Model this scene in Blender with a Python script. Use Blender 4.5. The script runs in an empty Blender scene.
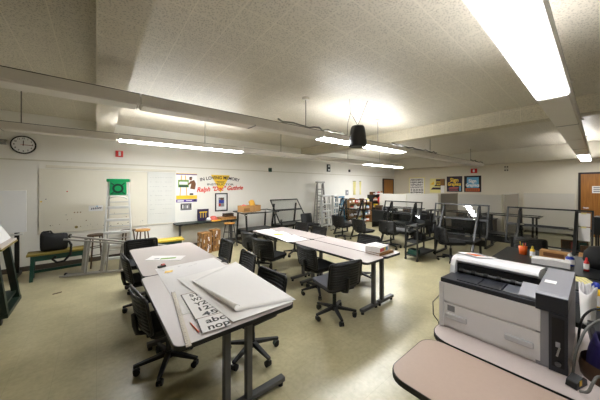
import bpy, bmesh, math, random
from mathutils import Vector, Matrix
random.seed(7)
S = bpy.context.scene
COL = S.collection
V = Vector
R = math.radians

# ------------------------------------------------------------------ materials
def _nodes(name):
    m = bpy.data.materials.new(name); m.use_nodes = True
    nt = m.node_tree
    return m, nt, nt.nodes['Principled BSDF']

def lin(c):
    return tuple((x / 12.92 if x <= .04045 else ((x + .055) / 1.055) ** 2.4) for x in c)

def mat(name, c, rough=.5, metal=0., var=.06, scale=14., bump=0., spec=.5, coat=0.):
    """plain procedural material: colour (sRGB 0-1) with a little noise in value"""
    m, nt, b = _nodes(name)
    c = lin(c)
    tc = nt.nodes.new('ShaderNodeTexCoord')
    n = nt.nodes.new('ShaderNodeTexNoise'); n.inputs['Scale'].default_value = scale; n.inputs['Detail'].default_value = 4
    nt.links.new(tc.outputs['Object'], n.inputs['Vector'])
    mx = nt.nodes.new('ShaderNodeMix'); mx.data_type = 'RGBA'
    mx.inputs[6].default_value = tuple(max(0, x * (1 - var)) for x in c) + (1,)
    mx.inputs[7].default_value = tuple(min(1, x * (1 + var)) for x in c) + (1,)
    nt.links.new(n.outputs['Fac'], mx.inputs[0])
    nt.links.new(mx.outputs[2], b.inputs['Base Color'])
    b.inputs['Roughness'].default_value = rough
    b.inputs['Metallic'].default_value = metal
    b.inputs['Specular IOR Level'].default_value = spec
    b.inputs['Coat Weight'].default_value = coat
    if bump:
        bp = nt.nodes.new('ShaderNodeBump'); bp.inputs['Strength'].default_value = bump; bp.inputs['Distance'].default_value = .01
        nt.links.new(n.outputs['Fac'], bp.inputs['Height']); nt.links.new(bp.outputs[0], b.inputs['Normal'])
    return m

def emis(name, c, strength):
    m, nt, b = _nodes(name)
    b.inputs['Base Color'].default_value = (.8, .8, .8, 1)
    b.inputs['Emission Color'].default_value = lin(c) + (1,)
    b.inputs['Emission Strength'].default_value = strength
    return m

def math_node(nt, op, a, b=None, c=None):
    n = nt.nodes.new('ShaderNodeMath'); n.operation = op
    for i, x in enumerate((a, b, c)):
        if x is None: continue
        if isinstance(x, (int, float)): n.inputs[i].default_value = x
        else: nt.links.new(x, n.inputs[i])
    return n.outputs[0]

def line_mask(nt, coord, period, width, off=0.):
    f = math_node(nt, 'FRACT', math_node(nt, 'ADD', math_node(nt, 'DIVIDE', coord, period), off))
    d = math_node(nt, 'ABSOLUTE', math_node(nt, 'SUBTRACT', f, .5))
    return math_node(nt, 'GREATER_THAN', d, .5 - width / period / 2)

def ceiling_mat(name, c, rough=.32, period=.32, hole=.45, axes=('X', 'Y')):
    m, nt, b = _nodes(name); c = lin(c)
    tc = nt.nodes.new('ShaderNodeTexCoord'); sp = nt.nodes.new('ShaderNodeSeparateXYZ')
    nt.links.new(tc.outputs['Object'], sp.inputs[0])
    a0, a1 = sp.outputs[axes[0]], sp.outputs[axes[1]]
    ln = math_node(nt, 'MAXIMUM', line_mask(nt, a0, period, .008), line_mask(nt, a1, period, .008))
    vo = nt.nodes.new('ShaderNodeTexVoronoi'); vo.inputs['Scale'].default_value = 58.
    nt.links.new(tc.outputs['Object'], vo.inputs['Vector'])
    hl = math_node(nt, 'LESS_THAN', vo.outputs['Distance'], .34)
    no = nt.nodes.new('ShaderNodeTexNoise'); no.inputs['Scale'].default_value = 1.1; no.inputs['Detail'].default_value = 3
    nt.links.new(tc.outputs['Object'], no.inputs['Vector'])
    keep = math_node(nt, 'SUBTRACT', 1., ln)
    dark = math_node(nt, 'MULTIPLY', math_node(nt, 'MULTIPLY', hl, keep), hole)
    mx = nt.nodes.new('ShaderNodeMix'); mx.data_type = 'RGBA'
    mx.inputs[6].default_value = c + (1,); mx.inputs[7].default_value = tuple(x * .28 for x in c) + (1,)
    nt.links.new(dark, mx.inputs[0])
    m2 = nt.nodes.new('ShaderNodeMix'); m2.data_type = 'RGBA'; m2.blend_type = 'MULTIPLY'
    m2.inputs[0].default_value = 1.
    nt.links.new(mx.outputs[2], m2.inputs[6])
    rp = nt.nodes.new('ShaderNodeMapRange'); rp.inputs[3].default_value = .93; rp.inputs[4].default_value = 1.05
    nt.links.new(no.outputs['Fac'], rp.inputs[0])
    nt.links.new(rp.outputs[0], m2.inputs[7])
    m3 = nt.nodes.new('ShaderNodeMix'); m3.data_type = 'RGBA'
    m3.inputs[7].default_value = tuple(min(1, x * 1.12) for x in c) + (1,)
    nt.links.new(m2.outputs[2], m3.inputs[6]); nt.links.new(ln, m3.inputs[0])
    nt.links.new(m3.outputs[2], b.inputs['Base Color'])
    b.inputs['Roughness'].default_value = rough
    return m

def floor_mat():
    m, nt, b = _nodes('vinyl_floor')
    tc = nt.nodes.new('ShaderNodeTexCoord'); sp = nt.nodes.new('ShaderNodeSeparateXYZ')
    nt.links.new(tc.outputs['Object'], sp.inputs[0])
    ln = math_node(nt, 'MAXIMUM', line_mask(nt, sp.outputs['X'], .305, .004), line_mask(nt, sp.outputs['Y'], .305, .004))
    n1 = nt.nodes.new('ShaderNodeTexNoise'); n1.inputs['Scale'].default_value = 1.3; n1.inputs['Detail'].default_value = 8; n1.inputs['Roughness'].default_value = .68
    n2 = nt.nodes.new('ShaderNodeTexNoise'); n2.inputs['Scale'].default_value = 26.; n2.inputs['Detail'].default_value = 5
    for n in (n1, n2): nt.links.new(tc.outputs['Object'], n.inputs['Vector'])
    cr = nt.nodes.new('ShaderNodeValToRGB')
    cr.color_ramp.elements[0].position = .28; cr.color_ramp.elements[0].color = lin((.62, .585, .45)) + (1,)
    cr.color_ramp.elements[1].position = .66; cr.color_ramp.elements[1].color = lin((.745, .71, .57)) + (1,)
    nt.links.new(n1.outputs['Fac'], cr.inputs[0])
    mx = nt.nodes.new('ShaderNodeMix'); mx.data_type = 'RGBA'; mx.blend_type = 'MULTIPLY'; mx.inputs[0].default_value = 1
    mr = nt.nodes.new('ShaderNodeMapRange'); mr.inputs[1].default_value = .3; mr.inputs[2].default_value = .7; mr.inputs[3].default_value = .9; mr.inputs[4].default_value = 1.07
    nt.links.new(n2.outputs['Fac'], mr.inputs[0])
    nt.links.new(cr.outputs[0], mx.inputs[6]); nt.links.new(mr.outputs[0], mx.inputs[7])
    # dark scuffs
    vo = nt.nodes.new('ShaderNodeTexNoise'); vo.inputs['Scale'].default_value = 5.5; vo.inputs['Detail'].default_value = 10; vo.inputs['Roughness'].default_value = .75
    nt.links.new(tc.outputs['Object'], vo.inputs['Vector'])
    sc = nt.nodes.new('ShaderNodeMapRange'); sc.inputs[1].default_value = .66; sc.inputs[2].default_value = .74; sc.inputs[3].default_value = 0; sc.inputs[4].default_value = .45
    nt.links.new(vo.outputs['Fac'], sc.inputs[0])
    fac = math_node(nt, 'MAXIMUM', sc.outputs[0], math_node(nt, 'MULTIPLY', ln, .16))
    m2 = nt.nodes.new('ShaderNodeMix'); m2.data_type = 'RGBA'
    m2.inputs[7].default_value = lin((.30, .28, .21)) + (1,)
    nt.links.new(mx.outputs[2], m2.inputs[6]); nt.links.new(fac, m2.inputs[0])
    nt.links.new(m2.outputs[2], b.inputs['Base Color'])
    b.inputs['Roughness'].default_value = .30
    return m

def wall_mat(name, c, bump=.08):
    m = mat(name, c, .55, var=.035, scale=3.)
    nt = m.node_tree; b = nt.nodes['Principled BSDF']
    tc = nt.nodes['Texture Coordinate']
    n = nt.nodes.new('ShaderNodeTexNoise'); n.inputs['Scale'].default_value = 60
    nt.links.new(tc.outputs['Object'], n.inputs['Vector'])
    bp = nt.nodes.new('ShaderNodeBump'); bp.inputs['Strength'].default_value = bump; bp.inputs['Distance'].default_value = .005
    nt.links.new(n.outputs['Fac'], bp.inputs['Height']); nt.links.new(bp.outputs[0], b.inputs['Normal'])
    return m

def wood_mat(name, c1, c2, rough=.45, scale=3., axis=2):
    m, nt, b = _nodes(name)
    tc = nt.nodes.new('ShaderNodeTexCoord'); mp = nt.nodes.new('ShaderNodeMapping')
    sc = [14., 14., 14.]; sc[axis] = 1.2
    mp.inputs['Scale'].default_value = sc
    nt.links.new(tc.outputs['Object'], mp.inputs[0])
    n = nt.nodes.new('ShaderNodeTexNoise'); n.inputs['Scale'].default_value = scale; n.inputs['Detail'].default_value = 6
    nt.links.new(mp.outputs[0], n.inputs['Vector'])
    cr = nt.nodes.new('ShaderNodeValToRGB')
    cr.color_ramp.elements[0].position = .3; cr.color_ramp.elements[0].color = lin(c1) + (1,)
    cr.color_ramp.elements[1].position = .7; cr.color_ramp.elements[1].color = lin(c2) + (1,)
    nt.links.new(n.outputs['Fac'], cr.inputs[0]); nt.links.new(cr.outputs[0], b.inputs['Base Color'])
    b.inputs['Roughness'].default_value = rough
    return m

def pane_mat(name, tint, gloss_rough=.03):
    m = bpy.data.materials.new(name); m.use_nodes = True; nt = m.node_tree
    nt.nodes.clear()
    o = nt.nodes.new('ShaderNodeOutputMaterial'); mix = nt.nodes.new('ShaderNodeMixShader')
    t = nt.nodes.new('ShaderNodeBsdfTransparent'); t.inputs[0].default_value = tint + (1,)
    g = nt.nodes.new('ShaderNodeBsdfGlossy'); g.inputs[0].default_value = (.9, .9, .9, 1); g.inputs['Roughness'].default_value = gloss_rough
    f = nt.nodes.new('ShaderNodeFresnel'); f.inputs[0].default_value = 1.45
    ge = nt.nodes.new('ShaderNodeNewGeometry'); fm = math_node(nt, 'MULTIPLY', f.outputs[0], math_node(nt, 'SUBTRACT', 1., ge.outputs['Backfacing']))
    nt.links.new(fm, mix.inputs[0]); nt.links.new(t.outputs[0], mix.inputs[1]); nt.links.new(g.outputs[0], mix.inputs[2])
    nt.links.new(mix.outputs[0], o.inputs[0])
    return m

M = {}
M['ceil'] = ceiling_mat('ceiling_tile', (.82, .795, .74), rough=.42, hole=.55)
M['beam'] = ceiling_mat('beam_tile', (.82, .79, .73), rough=.6)
M['beamx'] = ceiling_mat('beam_face_tile', (.80, .77, .69), rough=.6, axes=('Y', 'Z'))
M['floor'] = floor_mat()
M['wall'] = wall_mat('painted_wall', (.91, .90, .87))
M['wall2'] = wall_mat('painted_wall_back', (.86, .83, .76))
M['trim'] = mat('painted_trim', (.80, .78, .72), .5)
M['base'] = mat('rubber_baseboard', (.30, .27, .23), .5)
M['steelwhite'] = mat('white_enamel', (.86, .84, .81), .35, var=.03)
M['lens_off'] = mat('acrylic_diffuser', (.87, .85, .82), .3, var=.02)
M['lens'] = emis('lit_diffuser', (.98, .99, 1), 27.)
M['lens_weak'] = emis('weaker_lit_diffuser', (.98, .985, 1), 8.5)  # right row's output set weaker to keep the foreground from overexposing
M['lens_up_weak'] = emis('weaker_lit_tube_top', (.98, .985, 1), 14.)  # uplight tubes of the right row, turned down for the same brightness balance
M['lens_up'] = emis('lit_tube_top', (.98, .99, 1), 20.)
M['laminate'] = mat('grey_laminate', (.70, .66, .645), .38, var=.05, scale=60)
M['beige'] = mat('beige_laminate', (.70, .615, .555), .42, var=.04, scale=60)
M['palelam'] = mat('pale_laminate', (.80, .75, .73), .4, var=.04, scale=60)
M['edge'] = mat('black_edge', (.07, .07, .07), .45)
M['gunmetal'] = mat('grey_steel', (.36, .36, .36), .4, .4)
M['black'] = mat('black_plastic', (.055, .053, .055), .45)
M['blackm'] = mat('black_steel', (.065, .07, .07), .38)
M['darkgrey'] = mat('dark_grey_steel', (.13, .14, .14), .45)
M['seat'] = mat('blue_grey_fabric', (.27, .27, .295), .85, var=.15, scale=90)
M['seatb'] = mat('black_fabric', (.065, .065, .07), .85, var=.15, scale=90)
M['caster'] = mat('caster_rubber', (.05, .05, .05), .5)
M['alu'] = mat('aluminium', (.82, .82, .81), .38, .35, var=.1)
M['alud'] = mat('worn_aluminium', (.60, .59, .57), .42, .3, var=.15)
M['green'] = mat('green_paint', (.05, .27, .18), .5, var=.2, scale=8)
M['greend'] = mat('dark_green_paint', (.05, .13, .09), .45, var=.15, scale=8)
M['greenp'] = mat('green_plastic', (.02, .52, .30), .4)
M['teal'] = mat('teal_paint', (.04, .24, .20), .5, var=.2)
M['blue'] = mat('blue_fibreglass', (.16, .42, .55), .45)
M['yellow'] = mat('yellow_paint', (.80, .70, .22), .5, var=.12)
M['yellowt'] = mat('worn_yellow_paint', (.50, .44, .18), .6, var=.35, scale=10)
M['wood'] = wood_mat('oak_wood', (.62, .43, .23), (.74, .55, .32))
M['palewood'] = wood_mat('weathered_wood', (.60, .55, .47), (.72, .67, .58), axis=1)
M['wooddark'] = wood_mat('dark_wood', (.25, .18, .12), (.36, .26, .17))
M['woodstool'] = wood_mat('honey_wood', (.70, .48, .20), (.80, .60, .30), axis=0)
M['door'] = wood_mat('door_veneer', (.58, .37, .14), (.70, .47, .20), .4, 2.)
M['doorframe'] = mat('dark_brown_paint', (.17, .11, .08), .45)
M['cardboard'] = mat('cardboard', (.72, .54, .33), .8, var=.1)
M['carton'] = mat('brown_carton', (.56, .40, .22), .75, var=.25, scale=9)
M['white'] = mat('white_plastic', (.90, .895, .90), .35, var=.015)
M['whiteboard'] = mat('white_board', (.90, .90, .90), .3, var=.03, scale=2)
M['tack'] = mat('cream_board', (.87, .85, .79), .5, var=.05, scale=3)
M['dirtyboard'] = mat('worn_white_board', (.84, .84, .82), .4, var=.06, scale=3)
M['paper'] = mat('white_paper', (.95, .94, .935), .8, var=.015)
M['paper2'] = mat('tracing_paper', (.90, .89, .89), .75, var=.02)
M['ink'] = mat('black_ink', (.05, .045, .05), .6)
M['pgrey'] = mat('printer_grey', (.56, .56, .58), .4, var=.02)
M['pale'] = mat('pale_grey_plastic', (.78, .78, .79), .35, var=.02)
M['pdark'] = mat('printer_charcoal', (.14, .15, .18), .35, var=.05)
M['pmid'] = mat('printer_mid_grey', (.33, .34, .37), .4, var=.03)
M['panelgrey'] = mat('partition_fabric', (.79, .77, .73), .8, var=.04, scale=40)
M['paneldark'] = mat('taupe_partition_fabric', (.57, .54, .49), .8, var=.04, scale=40)
M['red'] = mat('red_paint', (.78, .10, .08), .45)
M['script'] = mat('red_lettering', (.86, .16, .12), .5)
M['navy'] = mat('navy_paint', (.12, .09, .28), .5)
M['purple'] = mat('purple_ink', (.34, .23, .58), .55)
M['plum'] = mat('plum_ink', (.16, .09, .17), .55)
M['goldy'] = mat('golden_yellow', (.93, .77, .18), .5)
M['pyellow'] = mat('pale_yellow', (.92, .88, .60), .6)
M['orange'] = mat('orange_plastic', (.88, .38, .12), .4)
M['orangepaper'] = mat('amber_paper', (.90, .68, .25), .7)
M['pink'] = mat('pink_cloth', (.82, .42, .38), .7)
M['skyblue'] = mat('sky_blue_ink', (.40, .66, .80), .55)
M['bluecap'] = mat('blue_cap', (.14, .22, .62), .4)
M['burnt'] = mat('burnt_orange_ink', (.80, .36, .12), .55)
M['brown'] = mat('brown_ink', (.45, .28, .15), .6)
M['leaf'] = mat('green_ink', (.46, .62, .25), .6)
M['greyprint'] = mat('grey_photo_print', (.42, .41, .42), .5, var=.6, scale=60)
M['cable'] = mat('grey_cable', (.42, .42, .40), .5)
M['cablek'] = mat('black_cable', (.06, .06, .06), .5)
M['pane'] = pane_mat('clear_glass', (.95, .96, .96))
M['paned'] = pane_mat('smoked_glass', (.68, .70, .70))
M['chrome'] = mat('chrome', (.8, .8, .8), .2, .9)
M['nylon'] = mat('black_nylon', (.045, .045, .05), .75, bump=.25, scale=30)

# ------------------------------------------------------------------ mesh builder
class MB:
    def __init__(s):
        s.bm = bmesh.new(); s.mats = []
    def mi(s, m):
        if m not in s.mats: s.mats.append(m)
        return s.mats.index(m)
    def faces(s, verts, fs, m, smooth=False):
        i = s.mi(m); vs = [s.bm.verts.new(v) for v in verts]
        for f in fs:
            try:
                q = s.bm.faces.new([vs[k] for k in f]); q.material_index = i; q.smooth = smooth
            except ValueError: pass
        return s
    def box(s, x0, x1, y0, y1, z0, z1, m, X=None):
        vs = [V((x, y, z)) for z in (z0, z1) for y in (y0, y1) for x in (x0, x1)]
        if X: vs = [X @ v for v in vs]
        return s.faces(vs, [(0, 2, 3, 1), (4, 5, 7, 6), (0, 1, 5, 4), (2, 6, 7, 3), (0, 4, 6, 2), (1, 3, 7, 5)], m)
    def bar(s, p, q, w, h, m, up=(0, 0, 1), w2=None, h2=None):
        p, q = V(p), V(q); d = (q - p).normalized(); u = V(up)
        if abs(d.dot(u)) > .98: u = V((1, 0, 0))
        a = d.cross(u).normalized(); b = a.cross(d).normalized()
        w2 = w if w2 is None else w2; h2 = h if h2 is None else h2
        vs = [c + a * i * ww / 2 + b * j * hh / 2 for c, ww, hh in ((p, w, h), (q, w2, h2)) for i, j in ((-1, -1), (1, -1), (1, 1), (-1, 1))]
        return s.faces(vs, [(0, 1, 2, 3), (7, 6, 5, 4), (0, 4, 5, 1), (1, 5, 6, 2), (2, 6, 7, 3), (3, 7, 4, 0)], m)
    def cyl(s, p, q, r, m, r2=None, n=16, cap=True):
        p, q = V(p), V(q); d = (q - p).normalized(); u = V((0, 0, 1)) if abs(d.z) < .95 else V((1, 0, 0))
        a = d.cross(u).normalized(); b = d.cross(a); r2 = r if r2 is None else r2
        vs = [c + (a * math.cos(t) + b * math.sin(t)) * rr for c, rr in ((p, r), (q, r2)) for t in [2 * math.pi * k / n for k in range(n)]]
        s.faces(vs, [(k, (k + 1) % n, n + (k + 1) % n, n + k) for k in range(n)], m, True)
        if cap: s.faces(vs, [tuple(range(n - 1, -1, -1)), tuple(range(n, 2 * n))], m)
        return s
    def tube(s, pts, r, m, n=8, closed=False):
        pts = [V(p) for p in pts]; rings = []; N = len(pts); prev = None
        for k, p in enumerate(pts):
            d = (pts[min(k + 1, N - 1)] - pts[max(k - 1, 0)]).normalized()
            if prev is None:
                u = V((0, 0, 1)) if abs(d.z) < .9 else V((1, 0, 0)); a = d.cross(u).normalized()
            else:
                a = (prev - d * prev.dot(d)).normalized()
            prev = a; b = d.cross(a)
            rings += [p + (a * math.cos(t) + b * math.sin(t)) * r for t in [2 * math.pi * j / n for j in range(n)]]
        fs = [(k * n + j, k * n + (j + 1) % n, (k + 1) * n + (j + 1) % n, (k + 1) * n + j) for k in range(N - 1) for j in range(n)]
        s.faces(rings, fs, m, True)
        s.faces(rings, [tuple(range(n - 1, -1, -1)), tuple(range((N - 1) * n, N * n))], m)
        return s
    def prism(s, pts, z0, z1, m, mside=None, X=None):
        n = len(pts); vs = [V((p[0], p[1], z)) for z in (z0, z1) for p in pts]
        if X: vs = [X @ v for v in vs]
        s.faces(vs, [tuple(range(n - 1, -1, -1)), tuple(range(n, 2 * n))], m)
        return s.faces(vs, [(k, (k + 1) % n, n + (k + 1) % n, n + k) for k in range(n)], mside or m)
    def lathe(s, prof, m, c=(0, 0, 0), n=24, X=None):
        c = V(c); vs = []
        for r, z in prof:
            for k in range(n):
                t = 2 * math.pi * k / n; v = V((r * math.cos(t), r * math.sin(t), z))
                vs.append((X @ v if X else v) + c)
        P = len(prof)
        return s.faces(vs, [(i * n + k, i * n + (k + 1) % n, (i + 1) * n + (k + 1) % n, (i + 1) * n + k) for i in range(P - 1) for k in range(n)]
                       , m, True)
    def sheet(s, fn, nu, nv, th, m):
        """a curved sheet of thickness th: fn(u,v)->Vector"""
        P = [[V(fn(i / nu, j / nv)) for j in range(nv + 1)] for i in range(nu + 1)]
        N = [[None] * (nv + 1) for _ in range(nu + 1)]
        for i in range(nu + 1):
            for j in range(nv + 1):
                a = P[min(i + 1, nu)][j] - P[max(i - 1, 0)][j]; b = P[i][min(j + 1, nv)] - P[i][max(j - 1, 0)]
                N[i][j] = a.cross(b).normalized()
        W = nv + 1; A = [P[i][j] + N[i][j] * th / 2 for i in range(nu + 1) for j in range(W)]
        B = [P[i][j] - N[i][j] * th / 2 for i in range(nu + 1) for j in range(W)]
        o = len(A); fs = []
        for i in range(nu):
            for j in range(nv):
                a, b, c, d = i * W + j, (i + 1) * W + j, (i + 1) * W + j + 1, i * W + j + 1
                fs += [(a, b, c, d), (o + d, o + c, o + b, o + a)]
        for i in range(nu):
            fs += [(i * W, o + i * W, o + (i + 1) * W, (i + 1) * W), ((i + 1) * W + nv, o + (i + 1) * W + nv, o + i * W + nv, i * W + nv)]
        for j in range(nv):
            fs += [(j + 1, o + j + 1, o + j, j), (nu * W + j, o + nu * W + j, o + nu * W + j + 1, nu * W + j + 1)]
        return s.faces(A + B, fs, m, True)
    def text(s, txt, size, X, m, ext=.001, bold=0., shear=0., width=None, arc=0., align='CENTER'):
        cu = bpy.data.curves.new('lettering', 'FONT'); cu.body = txt; cu.size = size; cu.extrude = ext
        cu.offset = bold; cu.shear = shear; cu.align_x = align; cu.align_y = 'CENTER'; cu.resolution_u = 3
        o = bpy.data.objects.new('lettering', cu); COL.objects.link(o)
        dg = bpy.context.evaluated_depsgraph_get()
        me = bpy.data.meshes.new_from_object(o.evaluated_get(dg))
        xs = [v.co.x for v in me.vertices] or [0, 1]
        k = (width / (max(xs) - min(xs))) if width else 1.
        i = s.mi(m); vs = []
        for v in me.vertices:
            c = V((v.co.x * k, v.co.y, v.co.z))
            if arc:
                a = c.x / arc; c = V((math.sin(a) * (arc + c.y), math.cos(a) * (arc + c.y) - arc, c.z))
            vs.append(s.bm.verts.new(X @ c))
        for p in me.polygons:
            try:
                q = s.bm.faces.new([vs[j] for j in p.vertices]); q.material_index = i
            except ValueError: pass
        bpy.data.objects.remove(o); bpy.data.curves.remove(cu); bpy.data.meshes.remove(me)
        return s
    def build(s, name, parent=None, loc=(0, 0, 0), bevel=0., seg=2, recalc=True, rot=None):
        if recalc: bmesh.ops.recalc_face_normals(s.bm, faces=s.bm.faces)
        me = bpy.data.meshes.new(name); s.bm.to_mesh(me); s.bm.free()
        for m in s.mats: me.materials.append(M[m] if isinstance(m, str) else m)
        o = bpy.data.objects.new(name, me); COL.objects.link(o); o.location = loc
        if rot: o.rotation_euler = rot
        if parent: o.parent = parent
        if bevel:
            b = o.modifiers.new('bevel', 'BEVEL'); b.width = bevel; b.segments = seg; b.limit_method = 'ANGLE'; b.angle_limit = R(40)
        return o

def rr(x0, x1, y0, y1, r, n=6):
    """rounded rectangle outline"""
    out = []
    for cx, cy, a in ((x1 - r, y1 - r, 0), (x0 + r, y1 - r, 90), (x0 + r, y0 + r, 180), (x1 - r, y0 + r, 270)):
        for k in range(n + 1):
            t = R(a + 90 * k / n); out.append((cx + r * math.cos(t), cy + r * math.sin(t)))
    return out

def tag(o, label, cat, group=None):
    o['label'] = label; o['category'] = cat
    if group: o['group'] = group
    return o
def thing(name, label, cat, loc=(0, 0, 0), rz=0., group=None):
    o = bpy.data.objects.new(name, None); COL.objects.link(o); o.empty_display_size = .1
    o.location = loc; o.rotation_euler = (0, 0, R(rz))
    return tag(o, label, cat, group)
def struct(o):
    o['kind'] = 'structure'; return o
def copy_tree(o, parent=None):
    c = o.copy(); COL.objects.link(c); c.parent = parent
    for ch in list(o.children): copy_tree(ch, c)
    return c
def place(c, loc, rz, label):
    c.location = loc; c.rotation_euler = (0, 0, R(rz)); c['label'] = label; return c

# ------------------------------------------------------------------ room
WY, WX, X0, Y0, ZC = 7.5, 13.2, -3.2, -3.2, 3.25      # left wall, back wall, near walls, ceiling
struct(MB().box(X0 - .1, WX + .1, Y0 - .1, WY + .1, -.1, 0, 'floor').build('floor'))
struct(MB().box(X0 - .1, WX + .1, Y0 - .1, WY + .1, ZC, ZC + .1, 'ceil').build('ceiling'))
struct(MB().box(X0 - .1, WX + .1, WY, WY + .1, 0, ZC, 'wall').build('wall_left'))
struct(MB().box(WX, WX + .1, Y0, WY, 0, ZC, 'wall2').build('wall_back'))
struct(MB().box(X0 - .1, X0, Y0, WY, 0, ZC, 'wall').build('wall_front'))
struct(MB().box(X0 - .1, WX + .1, Y0 - .1, Y0, 0, ZC, 'wall').build('wall_right'))
struct(MB().box(X0, WX, WY - .012, WY, 0, .10, 'base').build('baseboard_left'))
struct(MB().box(WX - .012, WX, .62, WY - .02, 0, .10, 'base').build('baseboard_back'))
# beams under the ceiling
struct(MB().box(.0, .30, Y0, WY, 2.96, ZC, 'beam').build('trim_1'))
struct(MB().box(6.23, 6.55, Y0, WY, 2.96, ZC, 'beamx').build('trim_2'))
struct(MB().box(12.75, WX, Y0, WY, 2.70, ZC, 'trim').build('trim_3'))
struct(MB().box(X0, WX, WY - .02, WY, 2.275, 2.30, 'trim').build('trim_4'))
# doors
def door(name, w, h):
    d = struct(MB().box(0, .045, -w / 2, w / 2, .01, h, 'door').build(name, bevel=.004))
    f = MB()
    for y in (-w / 2 - .06, w / 2): f.box(-.02, .045, y, y + .06, 0, h, 'doorframe')
    f.box(-.02, .045, -w / 2 - .06, w / 2 + .06, h, h + .06, 'doorframe').build('door_frame', d, bevel=.004)
    k = MB().cyl((-.06, w / 2 - .07, 1.0), (0, w / 2 - .07, 1.0), .012, 'chrome').cyl((-.055, w / 2 - .07, 1.0), (-.055, w / 2 - .18, 1.0), .011, 'chrome')
    k.cyl((-.008, w / 2 - .07, 1.0), (0, w / 2 - .07, 1.0), .03, 'chrome').build('door_handle', d)
    return d
d1 = door('door_1', .93, 2.18); d1.location = (WX - .045, -.04, 0)
d2 = door('door_2', .93, 2.13); d2.location = (12.5, WY - .045, 0); d2.rotation_euler = (0, 0, R(90))

# ------------------------------------------------------------------ hanging light rows
DZ0, DZ1 = 2.60, 2.70
def fixture(x0, x1, y0, y1, lit, label, rods=()):
    t = thing('linear_light_fixture', label, 'ceiling light', ((x0 + x1) / 2, (y0 + y1) / 2, DZ0), 0, 'hanging fluorescent fixtures')
    L = (x1 - x0) / 2 - .006; w = (y1 - y0) / 2
    h = MB()
    h.box(-L, L, -w, -w + .012, .004, .10, 'steelwhite').box(-L, L, w - .012, w, .004, .10, 'steelwhite').box(-L, L, -w + .012, w - .012, .05, .062, 'steelwhite')
    for s in (-1, 1): h.box(min(s * L, s * (L - .01)), max(s * L, s * (L - .01)), -w + .012, w - .012, .004, .10, 'steelwhite')
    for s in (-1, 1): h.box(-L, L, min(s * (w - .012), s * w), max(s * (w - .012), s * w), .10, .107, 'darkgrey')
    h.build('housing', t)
    n = 2
    for k in range(n):
        a = -L + .012 + (2 * L - .024) * k / n; b = -L + .012 + (2 * L - .024) * (k + 1) / n - .008
        MB().box(a, b, -w + .014, w - .014, -.012, .04, ('lens_weak' if y0 < 1 else 'lens') if lit else 'lens_off').build('diffuser', t, bevel=.006)
    MB().box(-.004, .004, -w + .012, w - .012, -.016, .045, 'pgrey').build('divider', t)
    if lit:
        for s in (-1, 1): MB().cyl((-L + .05, s * .05, .078), (L - .05, s * .05, .078), .013, 'lens_up_weak' if y0 < 1 else 'lens_up', n=10).build('tube', t)
    for rx in rods:
        r = rx - (x0 + x1) / 2
        MB().cyl((r, 0, .06), (r, 0, ZC - DZ0 - .03), .007, 'cable', n=8).cyl((r, 0, ZC - DZ0 - .035), (r, 0, ZC - DZ0), .06, 'steelwhite', n=16).build('rod', t)
    return t
r1 = (3.06, 3.31)
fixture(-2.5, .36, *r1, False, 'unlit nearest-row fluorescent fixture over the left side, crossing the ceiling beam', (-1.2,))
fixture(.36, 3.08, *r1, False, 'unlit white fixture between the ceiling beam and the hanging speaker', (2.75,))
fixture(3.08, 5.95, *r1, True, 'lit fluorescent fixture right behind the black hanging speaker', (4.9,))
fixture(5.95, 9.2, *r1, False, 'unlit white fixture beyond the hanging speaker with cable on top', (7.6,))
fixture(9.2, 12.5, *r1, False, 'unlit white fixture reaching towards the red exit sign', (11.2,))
r2 = (5.58, 5.82)
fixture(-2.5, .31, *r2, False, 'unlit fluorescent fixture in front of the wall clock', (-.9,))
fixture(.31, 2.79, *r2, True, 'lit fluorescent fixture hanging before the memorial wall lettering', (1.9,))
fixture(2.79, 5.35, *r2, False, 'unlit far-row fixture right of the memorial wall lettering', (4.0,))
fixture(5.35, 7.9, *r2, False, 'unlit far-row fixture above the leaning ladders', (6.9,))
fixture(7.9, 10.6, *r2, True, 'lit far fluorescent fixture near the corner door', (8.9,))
r3 = (.17, .41)
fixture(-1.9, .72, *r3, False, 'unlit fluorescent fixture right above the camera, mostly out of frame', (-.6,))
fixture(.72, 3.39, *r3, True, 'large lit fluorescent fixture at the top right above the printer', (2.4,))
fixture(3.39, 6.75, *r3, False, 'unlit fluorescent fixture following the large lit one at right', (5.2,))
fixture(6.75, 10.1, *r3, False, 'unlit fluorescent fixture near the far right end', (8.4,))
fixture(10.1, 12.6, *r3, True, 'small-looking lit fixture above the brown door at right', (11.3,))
# cables lying on the near row
def wavy(p, q, n, amp, seed):
    rnd = random.Random(seed); p, q = V(p), V(q); out = []
    for k in range(n + 1):
        t = k / n; v = p.lerp(q, t)
        out.append(v + V((0, rnd.uniform(-amp, amp), rnd.uniform(0, amp))))
    return out
tag(MB().tube(wavy((2.1, 3.085, 2.725), (3.6, 3.085, 2.725), 14, .03, 1), .013, 'cable').build('power_cable'), 'grey cable lying on the unlit fixture left of the speaker', 'cable')
tag(MB().tube(wavy((5.4, 3.09, 2.725), (7.9, 3.09, 2.725), 18, .04, 2), .014, 'cablek').build('power_cable'), 'black cable lying along the fixture right of the speaker', 'cable')
tag(MB().tube(wavy((10.8, 3.09, 2.725), (12.4, 3.09, 2.725), 10, .04, 3), .014, 'cablek').build('power_cable'), 'black cable bunched on the far end of the near light row', 'cable')
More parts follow.
